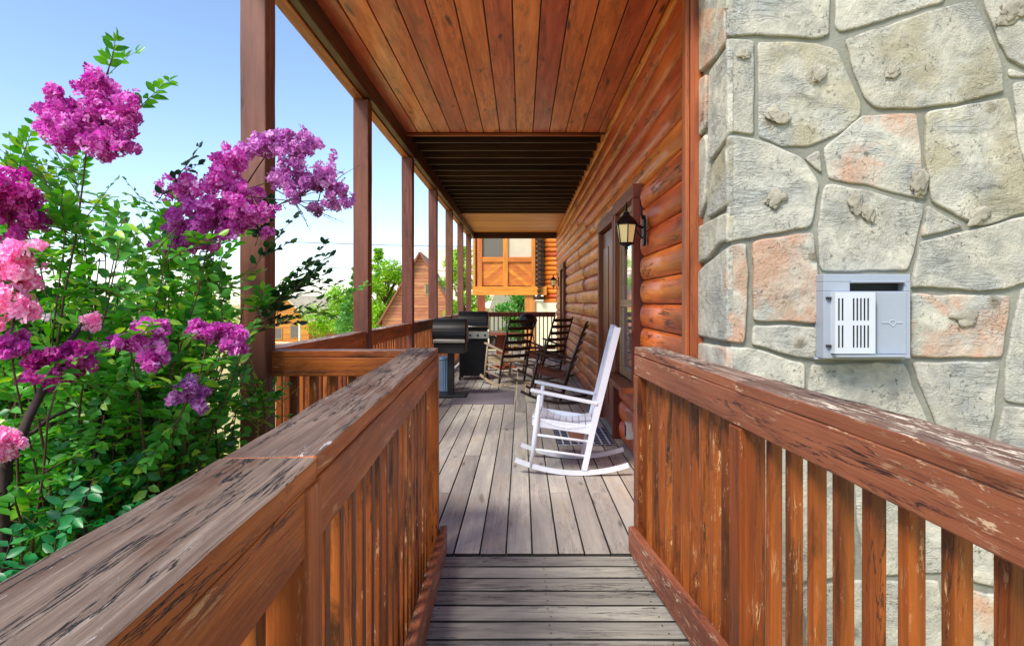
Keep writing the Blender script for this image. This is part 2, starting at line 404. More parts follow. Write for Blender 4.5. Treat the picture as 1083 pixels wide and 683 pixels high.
# ------------------------------------------------------------------ deck and ramp
d = MB(); XL = -1.56; XR = 1.03; Y0 = 3.43; Y1 = 17.95; bw = .1385; x = XL
i = 0
while x < XR-.01:
    x1 = min(x+bw, XR); cuts = [Y0]
    yy = Y0 + R.choice([1.1, 2.2, 3.4, 4.4])
    while yy < Y1-.5: cuts.append(yy); yy += R.choice([2.4,3.6,4.8])
    cuts.append(Y1)
    for a, b in zip(cuts, cuts[1:]):
        dz = R.uniform(-.0015,.0015)
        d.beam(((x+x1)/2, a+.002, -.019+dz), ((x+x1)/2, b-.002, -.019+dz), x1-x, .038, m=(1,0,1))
    x = x1+.009; i += 1
for yy in [Y0+.06+.61*k for k in range(12)]:
    x = XL
    while x < XR-.1:
        for dx in (.03,.105):
            cx_, cy_ = x+dx+R.uniform(-.004,.004), yy+R.uniform(-.008,.008); o_ = len(d.v)
            for k in range(8): d.v.append(V((cx_+.0038*math.cos(k*.785), cy_+.0038*math.sin(k*.785), .0022)))
            d.face([o_+k for k in range(8)], [(0,0)]*8, 1)
        x += .1475
tag(d.build('deck', [M['deck'],M['gap_shade_nail']], bevel=.002), kind='structure')
SL = .06
def rz_(y): return -.012 + SL*(Y0-y)
r = MB(); y = Y0-.012; 
while y > -2.2:
    y1 = y-.142
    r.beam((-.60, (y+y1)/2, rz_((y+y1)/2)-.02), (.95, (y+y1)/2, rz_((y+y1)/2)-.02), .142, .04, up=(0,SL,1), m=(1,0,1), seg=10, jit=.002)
    y = y1-.017
for yy in [Y0-.012-.159*k for k in range(14)]:
    for cx0_ in (-.38,.12,.60):
        for dy in (-.035,-.108):
            cx_, cy_ = cx0_+R.uniform(-.008,.008), yy+dy+R.uniform(-.006,.006); o_ = len(r.v)
            for k in range(8):
                y_ = cy_+.0042*math.sin(k*.785); r.v.append(V((cx_+.0042*math.cos(k*.785), y_, rz_(y_)+.0035)))
            r.face([o_+k for k in range(8)], [(0,0)]*8, 1)
tag(r.build('ramp', [M['ramp'],M['gap_shade_nail']], bevel=.0025), kind='structure')

# ------------------------------------------------------------------ cabin
cab = thing('log_cabin', 'orange log cabin with a deep covered porch and a stone chimney at its near corner', 'cabin', (1.05,3.7,0), world=True)
XW = 1.0; ZC = 3.45
# openings along the wall: (y0, y1, z0, z1)
OPEN = [(5.16,6.30,.66,2.40), (6.30,7.62,0,2.40), (13.9,15.3,0,2.3)]
lg = MB(); CH = .2
def log_seg(y0, y1, zc, rr=.052):
    n = 10; b = len(lg.v); ru = R.uniform(0,50); rv = R.uniform(0,50); t = R.random()
    seg = max(1, int((y1-y0)/.5))
    for i in range(seg+1):
        y = y0+(y1-y0)*i/seg
        for k in range(n+1):
            a = -math.pi/2 + math.pi*k/n
            ca = math.copysign(abs(math.cos(a))**.75, math.cos(a)); sa = math.sin(a)
            zz = zc+sa*CH*.5*.985; xx = XW+.052-rr*ca
            lg.v.append(V((xx + .003*noise.noise(V((y*1.5,zz*9,rv))), y, zz)))
    L = math.pi*.09
    for i in range(seg):
        ua = ru+(y1-y0)*i/seg; ub = ru+(y1-y0)*(i+1)/seg
        for k in range(n):
            lg.face([b+i*(n+1)+k, b+i*(n+1)+k+1, b+(i+1)*(n+1)+k+1, b+(i+1)*(n+1)+k],
                    [(ua,rv+L*k/n),(ua,rv+L*(k+1)/n),(ub,rv+L*(k+1)/n),(ub,rv+L*k/n)], 0, t, True)
    for (i, rev) in ((0,True),(seg,False)):
        ids = [b+i*(n+1)+k for k in range(n+1)]
        lg.face(ids if rev else ids[::-1], [(ru,rv+.01*k) for k in range(n+1)], 0, t)
nc = 0; z = .1
while z < 6.4:
    segs = [(3.72, 17.9)]
    for (a, b, c, dd) in OPEN:
        if c-.08 < z < dd+.06:
            ns = []
            for (s0, s1) in segs:
                if a > s0 and b < s1: ns += [(s0,a),(b,s1)]
                elif a <= s0 < b: ns.append((b,s1))
                else: ns.append((s0,s1))
            segs = [q for q in ns if q[1]-q[0] > .02]
    for (s0, s1) in segs:
        if s1-s0 > 6:
            m_ = s0+(s1-s0)*R.uniform(.35,.65); log_seg(s0,m_,z); log_seg(m_,s1,z)
        else: log_seg(s0, s1, z)
    z += CH; nc += 1
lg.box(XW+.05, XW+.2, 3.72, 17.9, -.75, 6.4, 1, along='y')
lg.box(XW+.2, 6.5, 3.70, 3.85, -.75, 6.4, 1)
lg.build('log_wall', [M['log'], M['hole']], cab)
# corner trim
MB().box(XW-.012, XW+.012, 3.68, 3.77, .0, 6.4).build('corner_board', M['trim'], cab, .004)
MB().box(XW+.014, XW+.092, 3.662, 3.70, .0, 6.4).build('corner_board', M['trim'], cab, .004)
MB().box(XW-.10, XW+.0, 3.66, 5.1, 1.085, 1.12).build('ledge_board', M['trim'], cab, .004) if False else None
# ceilings
def ceiling(y0, y1, mat, across=False):
    c = MB()
    if across:
        y = y0
        while y < y1-.02:
            c.box(-1.42, XW-.002, y, min(y+.24,y1)-.004, ZC, ZC+.02, along='x'); y += .24
    else:
        x = -1.44
        while x < XW-.01:
            c.box(x, min(x+.192, XW)-.005, y0, y1, ZC, ZC+.02, along='y'); x += .197
    c.box(-1.5, XW+.02, y0, y1, ZC+.022, ZC+.05, 1)
    return c.build('ceiling', [mat, M['dark']], cab, .004)
ceiling(3.35, 7.32, M['ceil'])
ceiling(14.0, 17.75, M['orange'], True)
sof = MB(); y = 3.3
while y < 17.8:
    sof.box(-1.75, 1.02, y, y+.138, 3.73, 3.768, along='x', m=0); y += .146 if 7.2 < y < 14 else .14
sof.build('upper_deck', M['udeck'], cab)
MB().box(-2.1, 6.5, 3.0, 18.5, 6.3, 6.5).build('roof', M['roofd'], cab)
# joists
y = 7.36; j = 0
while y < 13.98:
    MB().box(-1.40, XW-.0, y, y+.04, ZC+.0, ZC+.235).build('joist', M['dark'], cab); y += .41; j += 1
MB().box(-1.40, XW-.06, 7.34, 7.385, ZC-.03, ZC-.003).build('edge_strip', M['trim'], cab)
MB().box(-1.40, XW+.02, 17.76, 17.86, ZC-.17, ZC+.2).build('end_beam', M['dark'], cab)
# outer beam, made of an orange outer board and a dark inner board
b = MB(); b.beam((-1.505,3.1,3.42),(-1.505,17.95,3.42), .09, .28); b.build('porch_beam', M['beam'], cab, .004)
b = MB(); b.beam((-1.42,3.1,3.44),(-1.42,17.95,3.44), .06, .30); b.build('porch_beam', M['dark'], cab, .004)
# posts
PY = [3.35+2.25*i for i in range(7)]
for i, y in enumerate(PY):
    p = MB(); p.beam((-1.48,y+.07,-.02),(-1.48,y+.07,3.28), .14, .14, up=(0,1,0), seg=14, jit=.003)
    tag(p.build('porch_post', M['post'], cab, .006), ['nearest brown porch post, standing behind the magenta blossoms','second brown porch post from the camera','third brown porch post from the camera','fourth brown porch post from the camera','fifth brown porch post from the camera','sixth brown porch post from the camera','farthest brown porch post'][i])
# door
def door(y0, y1, zt, lab):
    dr = MB().box(XW+.0, XW+.045, y0+.10, y1-.10, .02, zt-.12).build('door', M['door'], cab, .004)
    tag(dr, lab)
    c = MB(); c.box(XW-.055, XW+.06, y0, y0+.10, 0, zt-.10); c.box(XW-.055, XW+.06, y1-.10, y1, 0, zt-.10)
    c.box(XW-.06, XW+.06, y0-.01, y1+.01, zt-.098, zt+.03)
    c.build('door_casing', M['casing'], dr, .004)
    h = MB(); h.lathe((XW-.0, y0+.17, 1.0), [(.02,0),(.012,.02),(.012,.05),(.028,.06),(.028,.085),(.01,.095)], 12, axis=V((-1,0,0)))
    h.build('door_knob', M['chrome'], dr)
    pn = MB()
    for (a, bb) in ((y0+.2,(y0+y1)/2-.04),((y0+y1)/2+.04,y1-.2)):
        pn.box(XW-.012, XW-.001, a, bb, .25, .95, along='z'); pn.box(XW-.012, XW-.001, a, bb, 1.1, zt-.3, along='z')
    pn.build('door_panel', M['door'], dr, .004)
    return dr
door(6.31, 7.61, 2.36, 'brown door in a deep dark casing beside the window')
door(13.95, 15.25, 2.30, 'far brown door near the porch end')
# window
w = MB(); a, bb = 5.18, 6.28
w.box(XW-.055, XW+.06, a, a+.09, .70, 2.30); w.box(XW-.055, XW+.06, bb-.09, bb, .70, 2.30)
w.box(XW-.06, XW+.06, a-.01, bb+.01, 2.302, 2.42)
wn = w.build('window', M['casing'], cab, .004); tag(wn, 'tall narrow sash window behind the wall lamp')
s_ = MB(); s_.box(XW-.01, XW+.03, a+.092, a+.15, .70, 2.30); s_.box(XW-.01, XW+.03, bb-.15, bb-.092, .70, 2.30)
s_.box(XW-.012, XW+.032, a+.15, bb-.15, 1.37, 1.44); s_.box(XW-.01, XW+.03, a+.15, bb-.15, 2.24, 2.298); s_.box(XW-.01, XW+.03, a+.15, bb-.15, .702, .78)
s_.build('sash', M['sash'], wn, .003)
MB().box(XW+.008, XW+.014, a+.15, bb-.15, 1.44, 2.24).build('pane', M['glass'], wn)
MB().box(XW+.008, XW+.014, a+.15, bb-.15, .78, 1.37).build('pane', M['glass'], wn)
MB().box(XW+.036, XW+.045, a+.1, bb-.1, .72, 2.29).build('curtain', M['curtain'], wn)
MB().box(XW-.16, XW+.05, a-.05, bb+.05, .645, .69).build('sill', M['casing'], wn, .004)

# ------------------------------------------------------------------ chimney of big flat stones
YF = 3.15; XS = 1.062
chm = MB()
chm.box(XS+.026, 3.9, YF+.024, 3.66, -.8, 7.0, 0, along='z')
chimney = chm.build('chimney', M['mortar'], cab); tag(chimney, 'broad chimney of large pale flat stones with grey green mortar')
front = [
 [(771,-60),(771,37),(800,35),(835,37),(866,39.5),(878,36),(881,-60)],
 [(888,-60),(886,28),(890,32.5),(918,26),(950,15),(1000,1),(1012,-60)],
 [(895,41),(950,23),(1000,7),(1029,1),(1038,14),(1047,32),(1060,67),(1064,95),(1015,108),(971,113.6),(930,113.6),(917,103),(903.5,70)],
 [(1038,-60),(1043,0),(1059,44),(1067,60),(1085,69),(1128,80),(1128,-60)],
 [(1069,71),(1100,80),(1070,80)],
 [(1075,87),(1128,78),(1128,200),(1092,185),(1083,160),(1078,125)],
 [(771,40),(799,42.5),(798,141),(771,138.5)],
 [(804,43),(846,44),(866,45),(886,51),(895.7,70),(903,88),(912,108),(911,123),(898,134.7),(883,142),(855,153.7),(828,153.7),(804,143.5)],
 [(771,143.5),(799,146.4),(822.5,155),(848.8,167),(864,187),(867,196),(861,228),(858,239),(800.5,250),(771,256.7)],
 [(852,167),(868,158),(871,183)],
 [(874,155),(883,148),(915,121.5),(972,119.5),(976,164),(979.6,210),(947,203),(915,193.5),(883,189),(878,188)],
 [(982.5,118.6),(1067,103),(1076,134.7),(1083,170),(1094,192),(1128,206),(1128,213),(1083,225),(1053.7,234.7),(1036,238),(1021.5,230),(987.7,212),(980.5,165)],
 [(983,217),(1021,239),(976.4,250)],
 [(876,194),(883,194.5),(915,200),(947,210),(979,216),(970,257),(962,285),(883,286.3),(870,286.3),(867,244),(873,200)],
 [(975,256),(1036,242),(1083,230),(1128,218),(1128,290),(1083,299),(1063,305),(1037.6,307),(989,303),(965,305)],
 [(771,262),(791,258),(791,309),(788,362),(771,361)],
 [(798,256),(860,245.4),(865,273.4),(865,341),(798,338.5)],
 [(798,344),(864,346),(864,379.7),(849,378),(797,365)],
 [(771,367),(792,368),(852,385),(852,402),(846,440),(771,450)],
 [(860,386),(957,384),(988,460),(980,480),(852,470),(853,430)],
 [(967,384),(1060,383),(1048,473),(997,461)],
 [(966,311.4),(1070,312.7),(1061,377.5),(966,378)],
 [(1077,331),(1083,306),(1128,297),(1128,428),(1083,427),(1066,424),(1067,382)],
 [(1064,431),(1128,435),(1128,510),(1060,500),(1056,472)],
 [(771,456),(845,446),(895,490),(905,590),(903,608),(840,617),(771,610)],
 [(859,478),(985,487),(1000,500),(1010,570),(1000,606),(920,610),(914,590),(905,505)],
 [(993,470),(1046,482),(1056,508),(1128,518),(1128,640),(1080,625),(1042,618),(1017,612),(1018,560),(1006,500)],
 [(771,618),(838,624),(848,660),(850,770),(771,770)],
 [(846,624),(905,616),(995,616),(1000,660),(1000,770),(857,770),(855,660)],
 [(1003,617),(1040,628),(1080,634),(1128,650),(1128,770),(1008,770),(1008,660)],
]
# beyond the photograph: plain irregular courses to the right and above
def course(x0, x1, y0, y1):
    out = []; y = y0
    while y < y1-30:
        h = min(R.uniform(60,120), y1-y); x = x0
        if y1-y-h < 30: h = y1-y
        while x < x1-20:
            w_ = R.uniform(70,140)
            if x1-x-w_ < 40: w_ = x1-x
            j = lambda: R.uniform(-6,6)
            out.append([(x+4,y+4),(x+w_/2,y+4+abs(j())),(x+w_-4,y+5),(x+w_-4-abs(j()),y+h/2),(x+w_-4,y+h-4),(x+w_/2,y+h-4-abs(j())),(x+4,y+h-4)])
            x += w_
        y += h
    return out
front += course(1131, 1238, -60, 770) + course(771, 1238, -800, -64)
def dens(poly, step, jit):
    out = []
    n = len(poly)
    for i in range(n):
        a = V(poly[i]); b = V(poly[(i+1)%n]); L = (b-a).length; k = max(1,int(L/step))
        for q in range(k):
            p = a.lerp(b, q/k)
            if q: p += V((noise.noise(V((p.x*9,p.y*9,0))), noise.noise(V((p.x*9,p.y*9,5)))))*jit
            out.append((p.x,p.y))
    # soften corners
    m = len(out); o2 = []
    for i in range(m):
        a, b, c = V(out[i-1]), V(out[i]), V(out[(i+1)%m]); o2.append(tuple(b*.6+a*.2+c*.2))
    return o2
def grow(q, e):
    cx = sum(a for a, b in q)/len(q); cy = sum(b for a, b in q)/len(q)
    out = []
    for (a, b) in q:
        d_ = V((a-cx, b-cy)); L = d_.length or 1; out.append((a+d_.x/L*e if a > XS+.001 else a, b+d_.y/L*e))
    return out
st = MB()
PEACH = {10:.53, 12:.66, 15:.39, 16:.116, 21:.253, 29:.80, 27:.66}; TAN = {7:.43, 11:.157, 2:.0205}
GREY = (.068,.205,.342,.479,.616,.752,.889)
for pi_, poly in enumerate(front):
    tt_ = PEACH.get(pi_, TAN.get(pi_, GREY[(pi_*3) % 7]+R.uniform(-.012,.012))) if pi_ < 30 else R.random()
    q = []
    for (x, y) in poly:
        w_ = P(x, y, YF); xx = XS if x <= 771 else w_.x
        q.append((xx, w_.z))
    st.prism(dens(grow(q,.004),.022,.010), .02+R.uniform(-.003,.009), (0,YF+.03,0), (1,0,0), (0,0,1), chamfer=.007, t=tt_)
side = [
 [(739,-60),(766,-60),(767,45),(758,60),(739,78)],
 [(749,76),(771,47),(771,139),(768,146),(751,170),(747.5,165)],
 [(738,84),(746,78),(745,135),(738,146)],
 [(737,152),(745,141),(747,170),(744,215),(737,236)],
 [(752,176),(767,152),(771,150),(771,218),(747,231),(749,190)],
 [(737,240),(762,227),(771,224),(771,255),(760,257),(748,273),(737,280)],
 [(737,288),(748,278),(768,262),(771,262),(771,361),(765,361),(737,355)],
 [(737,362),(771,367),(771,450),(737,440)],
 [(737,447),(771,456),(771,600),(737,580)],
 [(737,587),(771,608),(771,770),(737,770)],
]
for yy in range(-700,-60,120): side.append([(739,yy),(771,yy+5),(771,yy+112),(739,yy+112)])
for poly in side:
    q = []
    for (x, y) in poly:
        Y = F*XS/(x-CX) if x < 771 else YF+.003
        q.append((Y, EYE+(CY-y)*Y/F))
    # axes chosen so that the outward direction is -X
    q2 = [(-a, b) for (a, b) in q]
    st.prism(dens(q2,.03,.004), .028+R.uniform(-.003,.004), (XS+.028,0,0), (0,-1,0), (0,0,1), chamfer=.010)
# clay-like lumps standing out of some stones
def lump(c, r, elong=1.45, flat=.2):
    r *= .8
    bm = bmesh.new(); bmesh.ops.create_icosphere(bm, subdivisions=4, radius=1)
    o = len(st.v); sd_ = R.uniform(0,90); ang = R.uniform(-1.5,1.5); t_ = R.random()
    for v in bm.verts:
        k = 1+.6*noise.noise(v.co*1.5+V((sd_,0,0)))+.22*noise.noise(v.co*4.5+V((0,sd_,0)))+.10*noise.noise(v.co*11+V((0,sd_,4)))
        a = v.co.x*r*elong*k; b = v.co.z*r*k
        st.v.append(V((c.x+a*math.cos(ang)-b*math.sin(ang), c.y+v.co.y*r*flat*k, c.z+a*math.sin(ang)+b*math.cos(ang))))
    for f in bm.faces: st.face([o+v.index for v in f.verts], [(0,0)]*len(f.verts), 1, t_, True)
    bm.free()
for (x, y, r_) in ((822,122,.05),(866,78,.04),(944,76,.035),(972,192,.055),(905,214,.045),(918,224,.04),(820,210,.05),(1035,228,.05),(787,57,.03),(1072,12,.07),(1020,335,.05)):
    c_ = P(x, y, YF-.0); lump(V((c_.x, YF-.002, c_.z)), r_)
sto = st.build('stone_facing', [M['stone'],M['lump']], chimney)

# ------------------------------------------------------------------ wall vent on the stone
vt = thing('wall_vent', 'pale blue grey square metal vent box with a slotted white cage on the stone chimney', 'vent', (1.78,YF,1.12), world=True)
def pxr(x0, x1, y0, y1, Y=YF-.075): a = P(x0,y1,Y); b = P(x1,y0,Y); return a.x, b.x, a.z, b.z
x0,x1,z0,z1 = pxr(871,963,290,379)
h = MB(); yf = YF-.075; sx0,sx1,sz0,sz1 = pxr(899,956,298,308)
h.box(x0,x1,yf,YF+.03,z0,sz0, along='x'); h.box(x0,x1,yf,YF+.03,sz1,z1, along='x')
h.box(x0,sx0,yf,YF+.03,sz0,sz1, along='y'); h.box(sx1,x1,yf,YF+.03,sz0,sz1, along='y')
h.box(x0-.012,x1+.012,YF-.012,YF+.02,z0-.012,z0,along='x')
h.build('housing', M['vent'], vt, .003)
MB().box(sx0,sx1,yf+.05,YF+.02,sz0,sz1,along='x').build('slot', M['hole'], vt)
lp = MB(); lp.beam((sx0,yf-.004,sz1-.002),(sx1,yf-.004,sz1-.002),.02,.006,up=(0,.3,1)); lp.build('hood_lip', M['vent'], vt)
# cage: a folded slotted guard standing off the box
cx0,cx1,cz0,cz1 = pxr(884,925,309,374,YF-.12)
yc = yf-.045
cg = MB()
def slots(xa, xb, n):
    bars = []; w_ = (xb-xa)/(2*n-1)
    for zc0, zc1 in ((cz0+.03,(cz0+cz1)/2-.012),((cz0+cz1)/2+.012,cz1-.03)):
        for k in range(n-1): cg.box(xa+w_*(2*k+1), xa+w_*(2*k+2), yc, yc+.004, zc0, zc1)
W = cx1-cx0; a1, b1 = cx0+W*.06, cx0+W*.20; a2, b2 = cx0+W*.44, cx0+W*.86
slots(a1,b1,2); slots(a2,b2,5)
for (xa, xb) in ((cx0,a1),(b1,a2),(b2,cx1)): cg.box(xa,xb,yc,yc+.004,cz0,cz1)
for (za, zb) in ((cz0,cz0+.03),((cz0+cz1)/2-.012,(cz0+cz1)/2+.012),(cz1-.03,cz1)):
    for (xa, xb) in ((a1,b1),(a2,b2)): cg.box(xa,xb,yc+.0003,yc+.0043,za,zb,along='x')
cg.box(cx0-.004,cx0,yc,yf,cz0,cz1); cg.box(cx1,cx1+.004,yc,yf,cz0,cz1); cg.box(cx0,cx1,yc+.005,yf,cz1-.004,cz1,along='x'); cg.box(cx0,cx1,yc+.005,yf,cz0,cz0+.004,along='x')
cg.build('slotted_cage', M['ventw'], vt)
ci = MB().box(cx0+.004,cx1-.004,yf-.012,yf-.001,cz0+.006,cz1-.006); ci.build('cage_interior', M['hole'], vt)
rx0,rx1,rz0,rz1 = pxr(927,958,309,374)
MB().box(rx0,rx1,yf-.006,yf-.001,rz0,rz1).build('side_plate', M['vent'], vt, .002)
bx0,bx1,bz0,bz1 = pxr(880,956,374.5,376.5)
MB().box(bx0,bx1,yf-.05,yf-.001,bz0,bz1,along='x').build('bottom_lip', M['vent'], vt)
em = MB(); ex, ez = P(943,341,YF-.075).x, P(943,341,YF-.075).z
em.beam((ex-.055,yf-.008,ez),(ex-.018,yf-.008,ez),.004,.003,up=(0,0,1)); em.beam((ex+.018,yf-.008,ez),(ex+.05,yf-.008,ez),.004,.003,up=(0,0,1))
for a0 in range(12):
    q0 = a0*math.pi/6; q1 = q0+math.pi/6
    f_ = lambda q: (ex+.016*math.cos(q), yf-.008, ez+.012*math.sin(q)*(1 if math.sin(q) > 0 else 1.5-.5*abs(math.cos(q))))
    em.tube([f_(q0),f_(q1)], .0018, 6)
em.build('emblem', M['ventw'], vt)
for zz in (cz1-.035, cz0+.03): MB().box(cx0-.028,cx0-.006,yf-.014,yf-.001,zz,zz+.012).build('hinge', M['blackm'], vt)

# ------------------------------------------------------------------ railings
def rail_section(name, p0, p1, label, cat='railing', group=None, capw=.14, rail_in=.0, cap='capL', railm='rail', balm='bal', zb=lambda q: .03, ztop=1.15, spacing=.126, curb=None, cap_over=(0,0), inner=1, balw=.042, posts=(), low_rail=True, apron=.105, front_posts=True, cuts=()):
    """p0,p1: plan ends of the inner face line. inner = side of the boards (+1: boards lie to the left of p0->p1)"""
    p0 = V((p0[0],p0[1],0)); p1 = V((p1[0],p1[1],0)); d = (p1-p0); L = d.length; d.normalize()
    nrm = V((-d.y,d.x,0))*inner
    root = thing(name, label, cat, tuple(p0+V((0,0,zb(p0)))), group=group, world=True)
    zt = ztop
    c = MB(); a = p0-d*cap_over[0]+nrm*capw/2; b = p1+d*cap_over[1]+nrm*capw/2
    cs = [0]+list(cuts)+[1]
    for i_, (s0, s1) in enumerate(zip(cs, cs[1:])):
        A_ = a.lerp(b, s0)+d*(.0025 if i_ else 0); B_ = a.lerp(b, s1); lift = (0,.006,-.002)[i_ % 3] if len(cs) > 2 else 0
        c.beam((A_.x,A_.y,zt-.019+lift*.0),(B_.x,B_.y,zt-.019+lift), capw-(.006 if i_ else 0), .038, m=(0,1,0), seg=max(1,int(L*(s1-s0)/.05)), jit=.0032)
    c.build('cap_rail', [M[railm], M[cap]], root, .005)
    c = MB(); a = p0+nrm*.020; b = p1+nrm*.020
    c.beam((a.x,a.y,zt-.038-apron/2),(b.x,b.y,zt-.038-apron/2), .038, apron, seg=max(1,int(L/.2)), jit=.0015)
    c.build('side_rail', M[railm], root, .004)
    n = int(L/spacing)
    for k in range(1, n+1):
        s = L*k/(n+1); q = p0+d*s
        if any(abs(s-ps) < .075 for ps in posts): continue
        q = q+nrm*(.04+.002+balw/2); lean = R.uniform(-.006,.006)
        m = MB(); m.beam((q.x+lean*d.x,q.y+lean*d.y,zb(q)),(q.x,q.y,zt-.04), balw, balw, up=tuple(d), seg=1, jit=.001)
        m.build('baluster', M[balm], root, .003)
    for ps in posts:
        q = p0+d*ps+nrm*(.0405 if front_posts else .0415)
        m = MB(); m.beam((q.x,q.y,zb(q)-.1),(q.x,q.y,zt-(.0395 if front_posts else .0405+apron)), .088 if railm!='x' else .09, .088, up=tuple(d), seg=4, jit=.0015)
        m.build('post', M[balm if railm=='railr' else 'rail'], root, .005)
    if curb:
        a = p0+nrm*curb[0]; b = p1+nrm*curb[1]
        m = MB(); m.beam((a.x,a.y,zb(p0)+curb[2]),(b.x,b.y,zb(p1)+curb[2]), .04, .14, up=(0,0,1), seg=20, jit=.002)
        m.build('curb_board', M['curb'], root, .005)
    elif low_rail:
        a = p0+nrm*.02; b = p1+nrm*.02
        m = MB(); m.beam((a.x,a.y,.10),(b.x,b.y,.10), .038, .088); m.build('bottom_rail', M[railm], root, .004)
    return root
# left ramp rail: inner face from (-.468,3.43) forward to behind the camera
dl = V((-.468-(-.312), 3.43-.4)).normalized()
pL1 = (-.468, 3.43); pL0 = (-.468-dl.x*4.6, 3.43-dl.y*4.6)
rL = rail_section('ramp_railing', pL0, pL1, 'left ramp railing with a grey cracked cap board, running past the pink blossoms', capw=.165, cap='capL', railm='rail', zb=lambda q: rz_(q.y), ztop=1.150, inner=1, cuts=(1-2.40/4.6,), posts=(4.6-2.43, .7, 4.6-.05), cap_over=(0,.0), curb=(.018,-.028,.10), balw=.04, spacing=.122)
# right ramp rail
dr_ = V((.63-.775, 3.42-.5)).normalized()
pR1 = (.628, 3.42); pR0 = (.628-dr_.x*4.6, 3.42-dr_.y*4.6)
rR = rail_section('ramp_railing', pR0, pR1, 'right ramp railing with peeling red brown rails in front of the stone chimney', capw=.14, cap='capR', railm='railr', zb=lambda q: rz_(q.y), ztop=1.155, inner=-1, posts=(4.6-.045, 4.6-1.42), cap_over=(0,.0), curb=(.018,-.012,.10), balw=.036, spacing=.124, apron=.108, front_posts=False, cuts=(1-1.42/4.6,))
# front return between the near post and the ramp rail
rF = rail_section('porch_railing', (-1.41,3.43), (-.64,3.43), 'short front porch railing between the nearest post and the left ramp railing', capw=.14, cap='capR', zb=lambda q: .0, ztop=1.139, inner=1, cap_over=(0,.005))
ordn = ['first','second','third','fourth','fifth','sixth','seventh']
for i in range(6):
    ya = PY[i]+.142; yb = PY[i+1]-.002
    rail_section('porch_railing', (-1.425, ya), (-1.425, yb),
      'dark side railing bay between the %s and %s porch posts from the camera' % (ordn[i], ordn[i+1]), group='railing bays between the porch posts', capw=.12, cap='capR' if i < 1 else 'capR', railm='rail' if i < 2 else 'post', balm='bal', inner=1, ztop=1.145, zb=lambda q: .1, balw=.036)
rail_section('porch_railing', (-1.40,17.72), (.98,17.72), 'far end porch railing behind the dark rocking chairs', capw=.12, cap='casing', railm='casing', balm='dark', inner=-1, ztop=1.14, zb=lambda q: .1, spacing=.12, balw=.03)
rail_section('porch_railing', (-1.425, PY[6]+.142), (-1.425, 17.70), 'shortest side railing bay beyond the last porch post', group='railing bays between the porch posts', capw=.12, cap='capR', railm='post', inner=1, ztop=1.145, zb=lambda q: .1, balw=.036)

# ------------------------------------------------------------------ lamps
def lamp(loc, label, sc=1):
    root = thing('wall_lamp', label, 'lamp', loc, group='black lantern wall lamps')
    # local: wall is at +X; arm towards -X. origin at the backplate centre
    b = MB(); b.prism([(-.045,-.09),(-.03,-.12),(.03,-.12),(.045,-.09),(.045,.07),(.02,.11),(0,.125),(-.02,.11),(-.045,.07)], .02, (0,0,0), (0,-1,0), (0,0,1), chamfer=.006)
    b.build('backplate', M['black'], root)
    b = MB(); b.tube([(-.01,0,.02),(-.06,0,.045),(-.10,0,.02),(-.135,0,.03),(-.15,0,.07),(-.15,0,.10)], .009, 8)
    b.tube([(-.02,0,.09),(-.03,0,.16),(-.04,0,.25)], [.009,.007,.004], 8)
    b.tube([(-.02,0,-.06),(-.05,0,-.03),(-.075,0,.01),(-.09,0,.035)], .006, 6)
    b.build('arm', M['black'], root)
    c = (-.15,0,0)
    b = MB(); b.lathe(c, [(.092,.045),(.094,.055),(.085,.07),(.045,.115),(.03,.125),(.022,.15),(.008,.155),(.012,.17),(.006,.18),(.010,.195),(.003,.23)], 6, rot=math.pi/6, smooth=False)
    b.build('lantern_cap', M['black'], root)
    b = MB(); b.lathe(c, [(.078,.044),(.056,-.095)], 6, rot=math.pi/6, smooth=False); b.build('lantern_glass', M['lampglass'], root)
    b = MB()
    for k in range(6):
        an = math.pi/6+k*math.pi/3
        b.tube([(c[0]+.081*math.cos(an), .081*math.sin(an), .046),(c[0]+.059*math.cos(an), .059*math.sin(an), -.096)], .005, 6)
    b.lathe((c[0],0,0), [(.062,-.094),(.064,-.104),(.03,-.118),(.012,-.125),(.016,-.14),(.006,-.155),(.010,-.17),(.002,-.20)], 12)
    b.build('lantern_frame', M['black'], root)
    root.scale = (sc,sc,sc)
    return root
l1 = lamp((XW-.02, 4.85, 1.98), 'near black lantern wall lamp with glowing glass beside the window')
l2 = copy_tree(l1); l2.location = (XW-.01, 16.3, 1.96); l2['label'] = 'far small black lantern wall lamp near the porch end'
ot = MB().box(XW-.03, XW+.03, 6.12, 6.25, .16, .30)
wo = thing('wall_outlet', 'small grey covered power outlet low on the log wall under the window', 'outlet', (XW-.01,5.6,.20), world=True)
MB().box(XW-.045, XW+.02, 5.56, 5.66, .16, .31).build('outlet_cover', M['outlet'], wo, .006)
MB().box(XW-.05, XW-.046, 5.585, 5.635, .18, .29).build('outlet_flap', M['hole'], wo)

